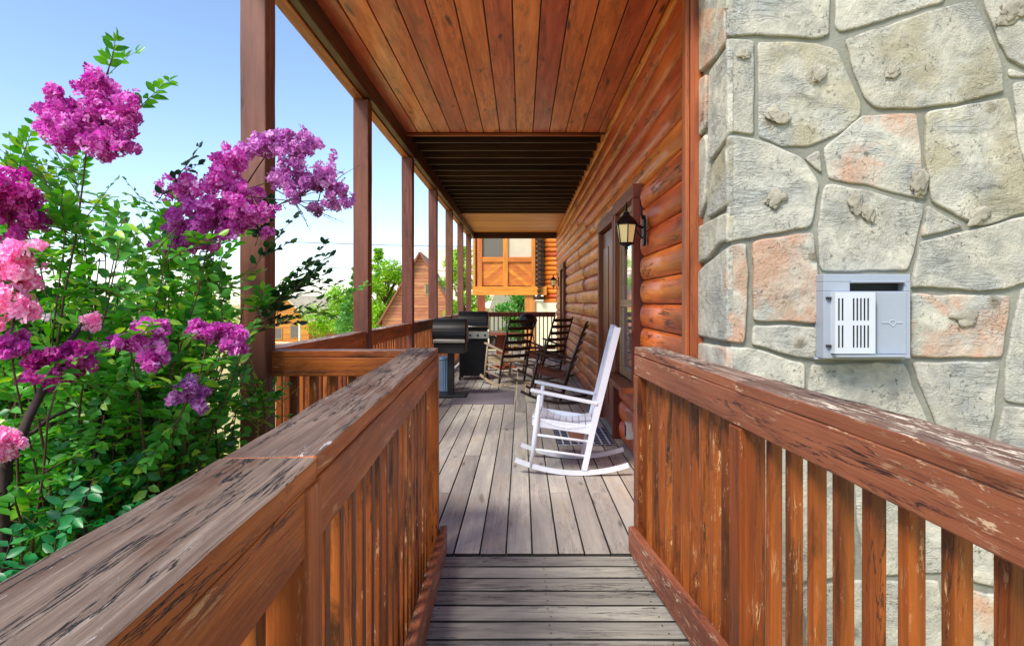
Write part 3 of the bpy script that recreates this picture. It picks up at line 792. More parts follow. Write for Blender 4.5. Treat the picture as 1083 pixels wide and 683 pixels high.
# ------------------------------------------------------------------ rocking chairs (facing local -X, origin between the rockers)
def rocker(mats, label, group, slats=6, wide=False):
    fr, seatm, armm = mats
    root = thing('rocking_chair', label, 'rocking chair', group=group)
    hw = .27
    for s in (-1, 1):
        y = s*hw
        pts = []
        for i in range(15):
            x = -.46+.92*i/14; pts.append((x, y, .085*(abs(x+.0)/.46)**2 + .022))
        b = MB()
        for i in range(14):
            pa, pb = V(pts[i]), V(pts[i+1]); 
            b.beam(pa, pb+ (pb-pa)*.04, .026, .036, t=.5)
        b.build('rocker', M[armm], root)
        b = MB(); b.tube([(-.33,y,.05),(-.305,y,.30),(-.275,y,.66)], [.017,.022,.017], 10); b.build('leg', M[armm], root)
        b = MB()
        if wide:
            b.beam((.105,y,.05),(.175,y,.42), .036,.046, up=(1,0,0)); 
            b.beam((.16,y,.36),(.345,y,1.22), .034,.052, up=(1,0,-.2))
        else:
            b.tube([(.105,y,.05),(.155,y,.40),(.22,y,.72),(.335,y,1.18)], [.017,.020,.019,.014], 10)
        b.build('back_post', M[fr], root)
        b = MB(); b.beam((-.35,y,.685),(.20,y,.595), .055,.026, seg=4); b.build('arm_rest', M[armm], root, .006)
        b = MB()
        for zz in (.18,.30): b.tube([(-.33+.07*zz,y,zz+.02),(.115+.16*zz,y,zz-.02)], .011, 8)
        b.build('stretcher', M[armm], root)
    for (x, z) in ((-.318,.2),(-.30,.34),(.13,.24)):
        b = MB(); b.tube([(x,-hw,z),(x,hw,z)], .011, 8); b.build('stretcher', M[armm], root)
    # slatted, dished seat
    b = MB(); K = 9
    for k in range(K):
        u0 = k/K; u1 = (k+1)/K-.012
        fz = lambda u: .455 - .05*u - .03*math.sin(u*math.pi)**1 + (.012*math.cos(u*6))
        x0_ = -.33+.50*u0; x1_ = -.33+.50*u1
        b.beam((x0_,0,fz(u0)),(x1_,0,fz(u1)), .52,.022, t=.5)
    b.build('seat', M[seatm], root, .004)
    b = MB(); 
    for y in (-.245,.245): b.beam((-.32,y,.42),(.165,y,.37), .022,.07, t=.5)
    b.beam((-.32,-.25,.42),(-.32,.25,.42), .022,.06, t=.5)
    b.build('seat_frame', M[seatm], root, .004)
    # back
    if wide:
        n = 9
        for k in range(n):
            y = -.2+.4*k/(n-1); b = MB(); b.beam((.19,y,.46),(.325,y,1.13), .026,.012, up=(1,0,-.2)); b.build('back_slat', M[fr], root, .003)
        b = MB(); b.beam((.333,-.26,1.15),(.333,.26,1.15), .024,.10, up=(.2,0,1), seg=6); b.build('crest_rail', M[fr], root, .008)
        b = MB(); b.beam((.185,-.26,.46),(.185,.26,.46), .028,.05, up=(.2,0,1)); b.build('back_rail', M[fr], root, .005)
    else:
        for k in range(slats):
            z = .52+.60*k/(slats-1); x = .17+(z-.42)*.215; b = MB(); hh = .055
            pts = [V((x+.035*math.cos(a*math.pi/2), .255*a, z)) for a in (-1,-.6,-.2,.2,.6,1)]
            for p, q in zip(pts, pts[1:]): b.beam(p, q, .012, hh, up=(.2,0,1), t=.5)
            b.build('back_slat', M[fr], root)
    return root
wc = rocker(('white','white','white'), 'white wooden rocking chair alone on the grey deck beside the door', 'porch rocking chairs', wide=True)
wc.location = (.425, 5.25, 0); wc.rotation_euler = (0, math.radians(1.5), math.radians(-5))
cA = rocker(('brown','tan','tan'), 'dark ladder back rocking chair with bleached tan seat and arms, nearest the grills', 'porch rocking chairs')
cA.location = (-.24, 10.55, 0); cA.rotation_euler = (0,math.radians(4),math.radians(-52)); cA.location.z = .003
cC = rocker(('brown','rseat','brown'), 'dark rocking chair with a red brown seat, directly behind the white rocking chair', 'porch rocking chairs')
cC.location = (.46, 8.75, 0); cC.rotation_euler = (0,math.radians(7),math.radians(-8)); cC.location.z = .009
cB = copy_tree(cC); cB.location = (.44, 11.4, .006); cB.rotation_euler = (0,math.radians(5),math.radians(-42))
cB['label'] = 'dark ladder back rocking chair against the wall, farthest from the camera'

# ------------------------------------------------------------------ mats
mt = MB(); mt.beam((.64,6.02,.006),(.64,6.86,.006), .56,.012); 
me_ = tag(mt.build('doormat', M['plaid'], loc=(.64,6.44,0)), 'navy and white checked doormat under the white rocking chair', 'doormat')
MB().box(.50,.74,6.25,6.62,.0125,.0145).build('centre_patch', M['matpatch']).parent = me_
me_.children[0].data.transform(Matrix.Translation((-.64,-6.44,0)))
mg = MB(); mg.box(-1.02,-.12,8.45,9.7,.001,.011)
tag(mg.build('grill_mat', M['mat'], loc=(-.57,9.0,0)), 'grey rubber mat on the deck in front of the grills', 'mat')

# ------------------------------------------------------------------ grills
g1 = thing('pedestal_grill', 'near black pedestal grill with a steel handle bar on its hood', 'grill', (-1.07,9.2,0), group='grills on the porch')
def dome(hw, z0, zs, z1):
    return [(-hw*.93,z0),(hw*.93,z0)]+[(hw*math.cos(a*math.pi/14), zs+(z1-zs)*math.sin(a*math.pi/14)) for a in range(0,15)]
b = MB(); b.prism(dome(.215,.80,.93,1.17), .5, (-.25,0,0), (0,1,0), (0,0,1), chamfer=.02)
b.build('hood', M['black'], g1)
b = MB(); b.prism([(-.19,.66),(.19,.66),(.21,.80),(-.21,.80)], .46, (-.23,0,0), (0,1,0), (0,0,1), chamfer=.01); b.build('firebox', M['blackm'], g1)
b = MB(); b.beam((-.235,-.245,.845),(.235,-.245,.845), .025,.05, up=(0,0,1)); b.build('handle', M['chrome'], g1, .006)
b = MB(); b.beam((0,0,.04),(0,0,.66), .10,.10, up=(0,1,0)); b.build('column', M['blackm'], g1, .01)
b = MB(); b.box(-.24,.24,-.22,.22,.0,.045,along='x'); b.build('base', M['blackm'], g1, .012)
g2 = thing('gas_grill', 'large black cabinet gas grill with side shelf, behind the pedestal grill', 'grill', (-.86,11.3,0), group='grills on the porch')
b = MB(); b.prism(dome(.25,.90,1.0,1.25), .54, (-.30,0,0), (0,1,0), (0,0,1), chamfer=.02); b.build('hood', M['black'], g2)
b = MB(); b.box(-.28,.22,-.22,.22,.08,.88,along='z'); b.build('cabinet', M['black'], g2, .01)
b = MB(); b.box(-.33,.27,-.27,-.225,.76,.885,along='x'); b.build('control_panel', M['chrome'], g2, .005)
for x in (-.22,-.08,.06,.19):
    b = MB(); b.lathe((x,-.272,.82), [(.022,0),(.02,.025),(.012,.03)], 12, axis=V((0,-1,0))); b.build('knob', M['blackm'], g2)
b = MB(); b.box(.275,.52,-.2,.2,.86,.885,along='y'); b.build('side_shelf', M['chrome'], g2, .005)
b = MB(); b.tube([(-.28,-.275,.98),(-.28,-.315,.98),(.24,-.315,.98),(.24,-.275,.98)], .011, 8); b.build('handle', M['chrome'], g2)
for x in (-.27,.21):
    for y in (-.17,.17):
        b = MB(); b.lathe((x-.02,y,.04), [(.038,0),(.04,.01),(.04,.03),(.038,.04)], 14, axis=V((1,0,0))); b.build('wheel', M['blackm'], g2)
b = MB(); b.prism([(-.1,.0),(.1,.0),(.13,.18),(.05,.24),(-.04,.2),(-.12,.12)], .12, (.27,-.08,.56), (0,1,0), (0,0,1), chamfer=.03); b.build('hanging_cloth', M['screen'], g2)
bn = thing('ribbed_bin', 'small pale blue ribbed metal bin beside the pedestal grill', 'bin', (-1.235,9.75,0))
b = MB(); n_ = 48; prof = [(.125,.0),(.13,.03),(.14,.5),(.145,.51)]
base = len(b.v)
for (r_, h_) in prof:
    for k in range(n_):
        rr = r_*(1+(.045 if k % 2 else -.02)); an = 2*math.pi*k/n_
        b.v.append(V((rr*math.cos(an), rr*math.sin(an), h_)))
for i in range(3):
    for k in range(n_):
        k2 = (k+1) % n_; b.face([i*n_+k,i*n_+k2,(i+1)*n_+k2,(i+1)*n_+k], [(0,0)]*4)
b.build('body', M['bluemetal'], bn)
b = MB(); b.lathe((0,0,.508), [(.15,0),(.155,.012),(.15,.022),(.06,.05),(.02,.055)], 32); b.build('lid', M['bluemetal'], bn)
tb = thing('wooden_table', 'small red brown wooden table on the porch beyond the tan seated rocker', 'table', (-.42,13.2,0))
b = MB()
for k in range(5): b.box(-.4,.4,-.35+.14*k,-.35+.14*k+.132,.72,.75,along='x')
b.build('tabletop', M['redtab'], tb, .004)
b = MB(); b.box(-.13,.13,-.1,.1,.05,.72,along='z'); b.build('pedestal', M['redtab'], tb, .006)
b = MB(); b.box(-.28,.28,-.06,.06,0,.05,along='x'); b.box(-.06,.06,-.28,-.061,0,.05,along='y'); b.box(-.06,.06,.061,.28,0,.05,along='y'); b.build('foot', M['redtab'], tb, .005)
g3 = thing('kettle_grill', 'small black kettle grill with a grey rim on thin legs at the far railing', 'grill', (.14,14.2,0), group='grills on the porch')
b = MB(); b.lathe((0,0,.9), [(.05,-.1),(.16,-.06),(.2,.02),(.205,.09)], 20); b.build('bowl', M['black'], g3)
b = MB(); b.lathe((0,0,.99), [(.212,0),(.215,.012),(.2,.08),(.13,.15),(.04,.175)], 20); b.build('lid', M['black'], g3)
b = MB(); b.lathe((0,0,.975), [(.219,0),(.222,.012),(.219,.024)], 24); b.build('rim', M['chrome'], g3)
for k in range(3):
    a = k*2.094+.5; b = MB(); b.tube([(.1*math.cos(a),.1*math.sin(a),.84),(.26*math.cos(a),.26*math.sin(a),.0)], .012, 8); b.build('leg', M['blackm'], g3)

# ------------------------------------------------------------------ far neighbouring cabin seen past the porch end
YB = 28.0; k_ = YB/F
fc = thing('neighbour_cabin', 'honey coloured cabin with a raised screened room and stacked log ends, beyond the porch end', 'cabin', ((520-CX)*k_,YB,-3), world=True)
def R4(x0,x1,y0,y1,Y=YB): a = P(x0,y1,Y); b = P(x1,y0,Y); return a.x,b.x,a.z,b.z
def slab(mb, x0,x1,y0,y1, ya, yb, m=0, along='auto'):
    a,b_,c,dd = R4(x0,x1,y0,y1); mb.box(a,b_,ya,yb,c,dd,m,along=along)
m = MB(); slab(m,505,510,225,303,YB-.1,YB+.1); slab(m,532,537,225,303,YB-.1,YB+.1); slab(m,562,566,225,303,YB-.1,YB+.1)
slab(m,510,532,272,277,YB-.08,YB+.08); slab(m,537,562,272,277,YB-.08,YB+.08); slab(m,500,566,225,236,YB-.12,YB+.1,along='x')
m.build('screen_frame', M['orange'], fc)
for (a, b_, mt_) in ((510,532,'screen'),(537,562,'curtain')):
    m = MB(); slab(m,a,b_,236,272,YB,YB+.04); m.build('screen_panel', M[mt_], fc)
# chevron boarded panels
for (a, b_, sgn) in ((510,532,1),(537,562,-1)):
    ax,bx,cz,dz = R4(a,b_,277,302); m = MB(); w_ = .2; n = 12
    W_ = bx-ax; H_ = dz-cz
    poly0 = [(ax,cz),(bx,cz),(bx,dz),(ax,dz)]
    def clip(poly, f):
        out = []
        for i in range(len(poly)):
            p, q = poly[i], poly[(i+1)%len(poly)]; fp, fq = f(p), f(q)
            if fp >= 0: out.append(p)
            if fp*fq < 0: t_ = fp/(fp-fq); out.append((p[0]+(q[0]-p[0])*t_, p[1]+(q[1]-p[1])*t_))
        return out
    for k in range(-12, 16):
        v0 = k*w_; v1 = v0+w_-.015
        g_ = lambda p: (p[1]-cz) - sgn*(p[0]-(ax if sgn>0 else bx))*.8 + 0
        pl = clip(clip(poly0, lambda p: g_(p)-v0+1.2), lambda p: v1+.009-1.2-g_(p))
        if len(pl) > 2: m.prism(pl, .03, (0,YB+.02,0), (1,0,0), (0,0,1))
    m.build('diagonal_panel', M['orange'], fc)
m = MB(); slab(m,500,578,303,312,YB-.15,YB+.15,along='x'); m.build('floor_beam', M['orange'], fc)
a,b_,c,dd = R4(500,566,303,312); m = MB(); m.box(a,b_,YB+.16,YB+4,c+.1,dd,along='y'); m.box(a,a+.1,YB+.16,YB+4,dd,dd+3.2,along='y'); m.box(a,b_+3,YB+3.9,YB+4,dd,dd+3.2,along='x'); m.build('room_shell', M['yellow'], fc)
m = MB(); slab(m,505,513,312,420,YB-.14,YB+.14,along='z'); m.build('support_post', M['redtab'], fc)
m = MB(); slab(m,555,566,312,420,YB-.05,YB+.3); m.build('lower_panel', M['yellow'], fc)
m = MB(); slab(m,566.5,640,318,420,YB+.05,YB+4,along='x'); m.build('foundation_wall', M['cream'], fc)
lw = MB(); y = 316
while y > 170:
    a = P(575,y,YB); b_ = P(640,y,YB); lw.tube([(a.x,YB+.12,a.z-.09),(b_.x,YB+.12,a.z-.09)], .11, 12); y -= 4.9
lw.build('log_wall', M['log'], fc)
le = MB(); y = 313.6
while y > 170:
    a = P(564,y,YB); b_ = P(575.5,y,YB); le.tube([(a.x,YB+.0,a.z-.07),(b_.x,YB+.0,a.z-.07)], .085, 10)
    c = P(570,y-2.4,YB); le.tube([(c.x,YB-.35,c.z-.07),(c.x,YB+.1,c.z-.07)], .09, 10); y -= 4.9
le.build('log_ends', M['dark'], fc)
rf = MB(); p_ = P(500,225,YB); q_ = P(650,225,YB)
rf.beam((p_.x-.6,YB+1.8,7.0),(q_.x,YB+1.8,7.0), 5, .2); rf.build('roof', M['roofd'], fc)

# ------------------------------------------------------------------ background cabins on the left
def gable_house(name, label, cx, Y, wid, dep, zb, ze, zr, wall, roofm, rz=0, win=(), door_=None, porch=False):
    h = thing(name, label, 'cabin', (cx,Y,zb), rz)
    H = ze-zb; A = zr-zb
    w_ = MB(); 
    n = int(H/.22)
    for k in range(n+1):                    # lapped boards
        z0_ = k*H/(n+1); z1_ = (k+1)*H/(n+1)
        for s in (-1,1):
            w_.beam((-wid/2,s*dep/2,(z0_+z1_)/2),(wid/2,s*dep/2,(z0_+z1_)/2), .05, z1_-z0_-.015, up=(0,s*.12,1))
            w_.beam((s*wid/2,-dep/2,(z0_+z1_)/2),(s*wid/2,dep/2,(z0_+z1_)/2), .05, z1_-z0_-.015, up=(s*.12,0,1))
    z_ = H
    while z_ < A-.1:
        f_ = 1-(z_-H)/(A-H); hw_ = wid/2*f_
        for s in (-1,1): w_.beam((-hw_,s*dep/2,z_+.1),(hw_,s*dep/2,z_+.1), .05, .2, up=(0,s*.12,1))
        z_ += .22
    w_.box(-wid/2+.04,wid/2-.04,-dep/2+.04,dep/2-.04,0,H,1,along='y')
    w_.build('wall', [M[wall],M['cream']], h)
    r_ = MB()
    for s in (-1,1):
        d_ = V((s*wid/2,0,H-A)); up_ = V((-(H-A)*s,0,wid/2)).normalized()
        e = V((0,0,A+.03))+d_*1.12
        r_.beam(V((0,-dep/2-.35,A+.03))+(e-V((0,0,A+.03)))*.5, V((0,dep/2+.35,A+.03))+(e-V((0,0,A+.03)))*.5, d_.length*1.12, .12, up=tuple(up_))
    r_.build('roof', M[roofm], h)
    for (x, z, ww, hh) in win:
        f_ = MB(); yv = -dep/2-.05
        f_.box(x-ww/2-.08,x+ww/2+.08,yv-.03,yv,z-hh/2-.08,z-hh/2); f_.box(x-ww/2-.08,x+ww/2+.08,yv-.03,yv,z+hh/2,z+hh/2+.08)
        f_.box(x-ww/2-.08,x-ww/2,yv-.03,yv,z-hh/2,z+hh/2); f_.box(x+ww/2,x+ww/2+.08,yv-.03,yv,z-hh/2,z+hh/2)
        fw = f_.build('window', M['sash'], h)
        MB().box(x-ww/2,x+ww/2,yv-.012,yv-.004,z-hh/2,z+hh/2).build('pane', M['screen'], fw)
    if porch:
        pr = MB(); y_ = -dep/2-1.3; pr.box(-wid/2,wid/2,y_,-dep/2-.06,-.1,0.1,along='x')
        pr.build('porch_floor', M['yellow'], h)
        pr = MB(); pr.box(-wid/2,wid/2,y_,y_+.08,.95,1.05); x = -wid/2
        while x < wid/2: pr.box(x,x+.06,y_+.01,y_+.07,.1,.95); x += .25
        pr.build('porch_rail', M['cream'], h)
        for x in (-wid/2+.1, wid/2-.1):
            MB().box(x-.08,x+.08,y_,y_+.16,.1,H-.1).build('porch_post', M['cream'], h)
    return h
c_ = P(318,365,55)
gable_house('distant_cabin', 'small yellow wooden cabin with tan gabled roof and white rail, left of the second post', c_.x-.6, 58, 4.6, 6, -3.1, -.1, 2.0, 'yellow', 'roof', math.radians(-14), win=((.9,1.9,.8,1.0),(-.8,1.7,.7,.9)), porch=True)
c_ = P(440,330,41)
gable_house('distant_cabin', 'steep gabled red brown cabin seen between the third and fourth porch posts', c_.x, 45, 5.0, 8, -3.1, .4, 4.75, 'redsid', 'roofd', math.radians(4), win=((.55,5.4,.35,.6),))
c_ = P(470,330,62)
gable_house('distant_cabin', 'larger cabin with a broad pale tan roof behind the steep red cabin', c_.x+1.5, 70, 14, 10, -3.1, 1.5, 7.6, 'cream', 'roof', math.radians(75))
# two thin cables across the sky
for (za, zb_, lb) in ((5.0,4.9,'upper thin black cable crossing the sky behind the porch posts'),(3.55,3.5,'lower thin black cable crossing the sky behind the porch posts')):
    b = MB(); pts = [V((-14+i*1.2, 36, za-.25*math.sin(math.pi*i/20)+ (zb_-za)*i/20)) for i in range(21)]
    b.tube(pts, .02, 6); tag(b.build('overhead_cable', M['blackm'], loc=pts[0]), lb, 'cable', 'overhead cables')

# ------------------------------------------------------------------ leaves
def leaf(b, p, d, up, L, W_, t, m=0, fold=.18, curl=.15):
    side = d.cross(up)
    if side.length < 1e-4: side = V((1,0,0))
    side.normalize(); up = side.cross(d)
    i = len(b.v)
    b.v += [p, p+d*L*.35+side*W_*.48+up*fold*W_, p+d*L*.35-up*0, p+d*L*.35-side*W_*.48+up*fold*W_,
            p+d*L*.72+side*W_*.36+up*(fold*W_*.8-curl*L*.2), p+d*L*.72-up*curl*L*.25, p+d*L*.72-side*W_*.36+up*(fold*W_*.8-curl*L*.2), p+d*L-up*curl*L*.6]
    z = [(0,0)]*3; q = [(0,0)]*4
    b.face([i,i+2,i+1], z, m, t, True); b.face([i,i+3,i+2], z, m, t, True)
    b.face([i+1,i+2,i+5,i+4], q, m, t, True); b.face([i+2,i+3,i+6,i+5], q, m, t, True)
    b.face([i+4,i+5,i+7], z, m, t, True); b.face([i+5,i+6,i+7], z, m, t, True)
def rnd_dir(bias=V((0,0,0))):
    while True:
        v = V((R.uniform(-1,1),R.uniform(-1,1),R.uniform(-1,1)))
        if .05 < v.length < 1: break
    v = v.normalized()+bias
    return v.normalized()
def twig(lb, sb, p, d, L, n, ls, lw, sag=.25, m=0, tb=0, sm=0, r=.0022, avoid=None):
    pts = []; q = V(p); dd = V(d)
    for i in range(n+1):
        pts.append(V(q)); dd = (dd+V((0,0,-sag/n))+.12*rnd_dir()).normalized(); q = q+dd*(L/n)
    sb.tube(pts, [r*(1-.7*i/n) for i in range(n+1)], 4, sm)
    for i in range(1, n+1):
        dd = (pts[i]-pts[i-1]).normalized()
        sd = dd.cross(V((0,0,1))); sd = sd.normalized() if sd.length > .05 else V((1,0,0))
        up = sd.cross(dd)
        for s in (-1,1):
            if R.random() < .08: continue
            ld = (dd*.45+sd*s*.8+up*R.uniform(-.15,.35)+.15*rnd_dir()).normalized()
            f_ = 1-.4*(i/n)**2
            pp = pts[i]+dd*R.uniform(-.3,.3)*(L/n)
            leaf(lb, pp, ld, (up+.35*rnd_dir()).normalized(), ls*f_*R.uniform(.8,1.2), lw*f_*R.uniform(.85,1.15), min(1,max(0,R.gauss(.45,.25)+tb)), m)
    dd = (pts[-1]-pts[-2]).normalized(); leaf(lb, pts[-1], dd, rnd_dir(), ls*.7, lw*.7, R.random(), m)

def petals(b, c, rad, n, t0=.5, sq=(1,1,1), size=.016):
    """crinkled blossoms filling a lumpy cluster"""
    lumps = [(V((0,0,0)), .55), (V((0,0,0)), .35)]
    for k in range(24): lumps.append((rnd_dir()*R.uniform(.35,1.08), R.uniform(.12,.28)))
    for k in range(n):
        lc, lr = R.choice(lumps); dr = rnd_dir()
        if R.random() < .04: lr *= 1.9
        p = V(c) + V([a*b_ for a, b_ in zip((lc+dr*lr*R.uniform(.8,1.05)), sq)])*rad
        nd = (dr+.6*rnd_dir()).normalized()
        a1 = nd.cross(V((.3,.2,1))).normalized(); a2 = nd.cross(a1)
        t = min(1,max(0,R.gauss(t0,.36)))
        rot = R.uniform(0,6.28)
        for j in range(5):
            an = rot+j*1.2566+R.uniform(-.2,.2); s = size*R.uniform(.75,1.25)
            e = a1*math.cos(an)+a2*math.sin(an); f_ = nd.cross(e)
            i = len(b.v)
            b.v += [p+e*s*.15, p+e*s*.7+f_*s*.5+nd*s*R.uniform(-.2,.5), p+e*s*1.25+nd*s*R.uniform(-.3,.4)+f_*s*R.uniform(-.2,.2), p+e*s*.7-f_*s*.5+nd*s*R.uniform(-.2,.5)]
            tt = min(1,max(0,t+R.uniform(-.15,.15)))
            b.face([i,i+1,i+2], [(0,0)]*3, 0, tt); b.face([i,i+2,i+3], [(0,0)]*3, 0, tt)

BASE = V((-1.85,2.55,-.80))
cm = thing('crape_myrtle', 'tall crape myrtle with magenta and pink blossom clusters beside the left ramp railing', 'shrub', tuple(BASE), world=True)
leafb = MB(); stem = MB(); trunk = MB()
def branch(T, base=None, r0=.013, r1=.003, bow=.25, n=12, b=None, m=0):
    T = V(T); a = V(base) if base else BASE+V((R.uniform(-.25,.25),R.uniform(-.3,.3),0))
    mid = a.lerp(T,.5)+V((R.uniform(-.1,.1)-.0, R.uniform(-.1,.1), bow*(T-a).length*.5))
    pts = []
    for i in range(n+1):
        u = i/n; p = a*(1-u)**2+mid*2*u*(1-u)+T*u*u
        p += .02*noise.noise_vector(p*4); pts.append(p)
    (b or stem).tube(pts, [r0+(r1-r0)*i/n for i in range(n+1)], 6, m)
    return pts
# blossom clusters: (x, y, Y, radius, material, count, squash)
CL = [
 ('violet magenta blossom cluster at the top against the sky', 'petM', [(98,125,2.2,.135,600,(1.0,.8,.8)),(108,95,2.2,.06,140,(1,1,1)),(68,128,2.2,.075,160,(1,1,1)),(112,148,2.2,.10,240,(1,1,.75))]),
 ('large magenta blossom cluster in front of the nearest post', 'petM', [(236,210,2.5,.13,420,(1,1,1.1)),(215,235,2.5,.11,380,(1,1,.8)),(255,225,2.5,.10,300,(1,1,.9)),(192,258,2.5,.055,110,(1.4,1,.6)),(245,178,2.5,.075,170,(1,1,1)),(190,200,2.52,.055,60,(1.3,1,.8))]),
 ('loose violet blossom spray right of the nearest post', 'petP', [(292,150,2.55,.075,150,(1.1,1,.7)),(312,175,2.55,.085,190,(.8,1,1.3)),(322,152,2.55,.055,90,(1,1,1)),(300,190,2.55,.05,70,(1,1,1)),(267,158,2.55,.045,60,(1,1,.7))]),
 ('outermost violet blossom spray reaching toward the second post', 'petP', [(342,188,2.6,.07,130,(.9,1,1.1)),(357,205,2.6,.065,110,(1,1,.9)),(333,222,2.6,.03,30,(1,1,.7))]),
 ('magenta blossom cluster at the left edge', 'petD', [(8,222,2.0,.09,260,(1.2,1,.9)),(22,208,2.0,.045,70,(1,1,1)),(-15,205,2.0,.1,200,(1,1,1))]),
 ('light pink blossom cluster at the left edge', 'petK', [(18,275,1.8,.085,330,(1.1,1,.8)),(8,312,1.8,.11,420,(1.1,1,.9)),(-20,290,1.8,.11,260,(1,1,1))]),
 ('small magenta cluster below the pink one', 'petM', [(8,365,1.8,.055,150,(1.1,1,.8))]),
 ('dark magenta blossom cluster amid the green leaves', 'petD', [(62,388,1.85,.085,300,(1.1,1,.9)),(85,378,1.85,.05,90,(1,1,1))]),
 ('small two part magenta cluster amid the leaves', 'petM', [(138,362,1.95,.055,120,(1.4,1,.7)),(158,350,1.95,.055,130,(1,1,.8)),(163,373,1.95,.045,80,(.8,1,1.2))]),
 ('magenta blossom cluster left of the nearest post', 'petM', [(222,350,2.1,.058,160,(1.5,1,.7)),(248,360,2.1,.06,190,(1,1,1))]),
 ('round violet blossom cluster low among the leaves', 'petP', [(200,415,2.05,.062,240,(1,1,.95))]),
 ('pale pink cluster at the left edge low down', 'petK', [(0,468,1.7,.055,150,(.9,1,1.2))]),
 ('pale pink wisps above the dark magenta cluster', 'petK', [(95,342,2.0,.03,40,(1,1,1))]),
]
for (lab, mt_, subs) in CL:
    b = MB()
    for (x, y, Y, rad, n, sq) in subs: petals(b, P(x,y,Y), rad*(1.2 if y < 270 else .95), int(n*(1.7 if y < 270 else 1.3)), .5 if mt_ != 'petK' else .6, sq, .0135)
    tag(b.build('blossom_cluster', M[mt_], cm), lab)
    x, y, Y = subs[0][0:3]
    c0 = P(x, y, Y)
    for (x2,y2,Y2,rad,n,sq) in subs[1:]:
        stem.tube([c0, c0.lerp(P(x2,y2,Y2),.5)+V((0,0,-.02)), P(x2,y2,Y2)], .0025, 5)
    sky_spray = 'violet blossom spray' in lab
    pts = branch(c0, r0=.004 if sky_spray else .009, r1=.0025, b=stem, bow=.1 if sky_spray else R.uniform(-.15,.3), base=P(238,250,2.52) if sky_spray else None)
    if sky_spray: continue
    for i in range(4, 13):
        for q in range(2):
            if R.random() < .8 and pts[i].z < 1.9 + (.3 if c0.z < 2 else 0):
                dr = rnd_dir(V((-.2,0,.4)))
                twig(leafb, stem, pts[i], dr, R.uniform(.12,.25), R.randint(5,8), .058, .032)
    # small twigs with round seed buds inside the loose sprays
# bold dark stem lower left
for (a, b_, r0) in (((0,500,1.75),(88,340,2.0),.016),((90,520,2.1),(130,330,2.4),.008),((185,520,2.5),(185,400,2.5),.007),((120,470,2.2),(200,420,2.5),.005),((10,470,2.0),(80,430,2.1),.009),((230,520,2.6),(225,380,2.6),.006),((140,520,2.4),(150,380,2.4),.006)):
    A = P(*a); B_ = P(*b_); pts = [A.lerp(B_, i/8)+.015*noise.noise_vector(V((i*.7,r0*900,0))) for i in range(9)]
    trunk.tube([V((A.x-.1,A.y+.1,-.8))]+pts, [r0*1.3]+[r0*(1-.5*i/8) for i in range(9)], 8)
def top_y(x):
    K = [(-60,190),(0,205),(40,178),(80,190),(130,230),(160,215),(200,235),(230,262),(262,300),(280,330)]
    for (a, ya), (b_, yb) in zip(K, K[1:]):
        if a <= x <= b_: return ya+(yb-ya)*(x-a)/(b_-a)
    return 330
for k in range(135):
    x = R.uniform(-60,268); yt = top_y(x); y = yt + (470-yt)*R.random()**1.35; Y = R.uniform(2.15,3.1)
    if x > 225: Y = R.uniform(2.3,3.1)
    if x < 40 and y < 250: Y = max(Y,2.2)
    T = P(x, y, Y)
    pts = branch(T, r0=.007, r1=.0018, bow=R.uniform(.05,.3), n=14)
    for i in range(6, 15):
        for q in range(2):
            if R.random() < .85:
                dr = rnd_dir(V((-.1,-.15,.35)))
                e = pts[i]+dr*.2
                xe = CX+F*e.x/e.y
                if xe > 268: dr.x = -abs(dr.x)
                twig(leafb, stem, pts[i], dr, R.uniform(.15,.30), R.randint(5,9), .062, .036, tb=.12*(i/14)-.03)
# sprays against the sky
def spray(a, b_, n, tb=-.2, m=1, ls=.04, side_=2):
    A = P(*a); B_ = P(*b_); L = (B_-A).length
    twig(leafb, stem, A, (B_-A).normalized(), L, n, ls, ls*.5, sag=.05, m=m, tb=tb)
    for k in range(side_):
        p = A.lerp(B_, R.uniform(.15,.7)); twig(leafb, stem, p, ((B_-A).normalized()+.7*rnd_dir(V((0,0,.3)))).normalized(), L*R.uniform(.35,.55), max(4,n//2), ls, ls*.5, sag=.05, m=m, tb=tb)
spray((85,110,2.25),(140,50,2.25),9,.0,0,.065,side_=2); spray((140,118,2.3),(182,84,2.3),7,.0,0,.065,side_=0)
spray((60,215,2.3),(8,160,2.3),9,0,0,side_=3); spray((70,220,2.2),(30,150,2.2),8,0,0); spray((100,260,2.3),(75,165,2.3),9,.1,0,side_=3)
spray((165,215,2.5),(205,165,2.5),6,-.1,1,.06,1); spray((190,250,2.6),(140,190,2.6),8,0,0,side_=3); spray((215,300,2.7),(170,215,2.7),9,0,0,side_=3)
spray((268,285,2.9),(300,222,2.9),8,-.1,1,.07); spray((270,260,2.9),(285,215,2.9),6,-.1,1,.07); spray((265,330,3.0),(318,275,3.0),8,-.1,1,.065)
spray((275,335,3.0),(345,282,3.0),12,-.1,1,.07,3); spray((270,345,3.0),(360,268,3.05),13,-.1,1,.07,3)
spray((272,350,3.05),(400,305,3.1),14,.1,0,.07,3); spray((262,360,2.9),(330,300,2.9),10,0,1,.07,4); spray((268,340,2.8),(300,290,2.8),7,.1,0,.07,3)
spray((300,215,2.55),(368,190,2.58),8,-.3,1,.012,3); spray((290,200,2.55),(355,235,2.58),9,-.3,1,.012,5)
for (a, b_) in (((262,208,2.55),(365,212,2.6)),((262,200,2.55),(320,175,2.6))):
    stem.tube([P(*a), P((a[0]+b_[0])/2,(a[1]+b_[1])/2+3,2.57), P(*b_)], .0022, 5)
leafb.build('foliage', [M['leaf'], M['leafd']], cm)
stem.build('branches', M['bark'], cm)
trunk.build('trunk', M['barkd'], cm)

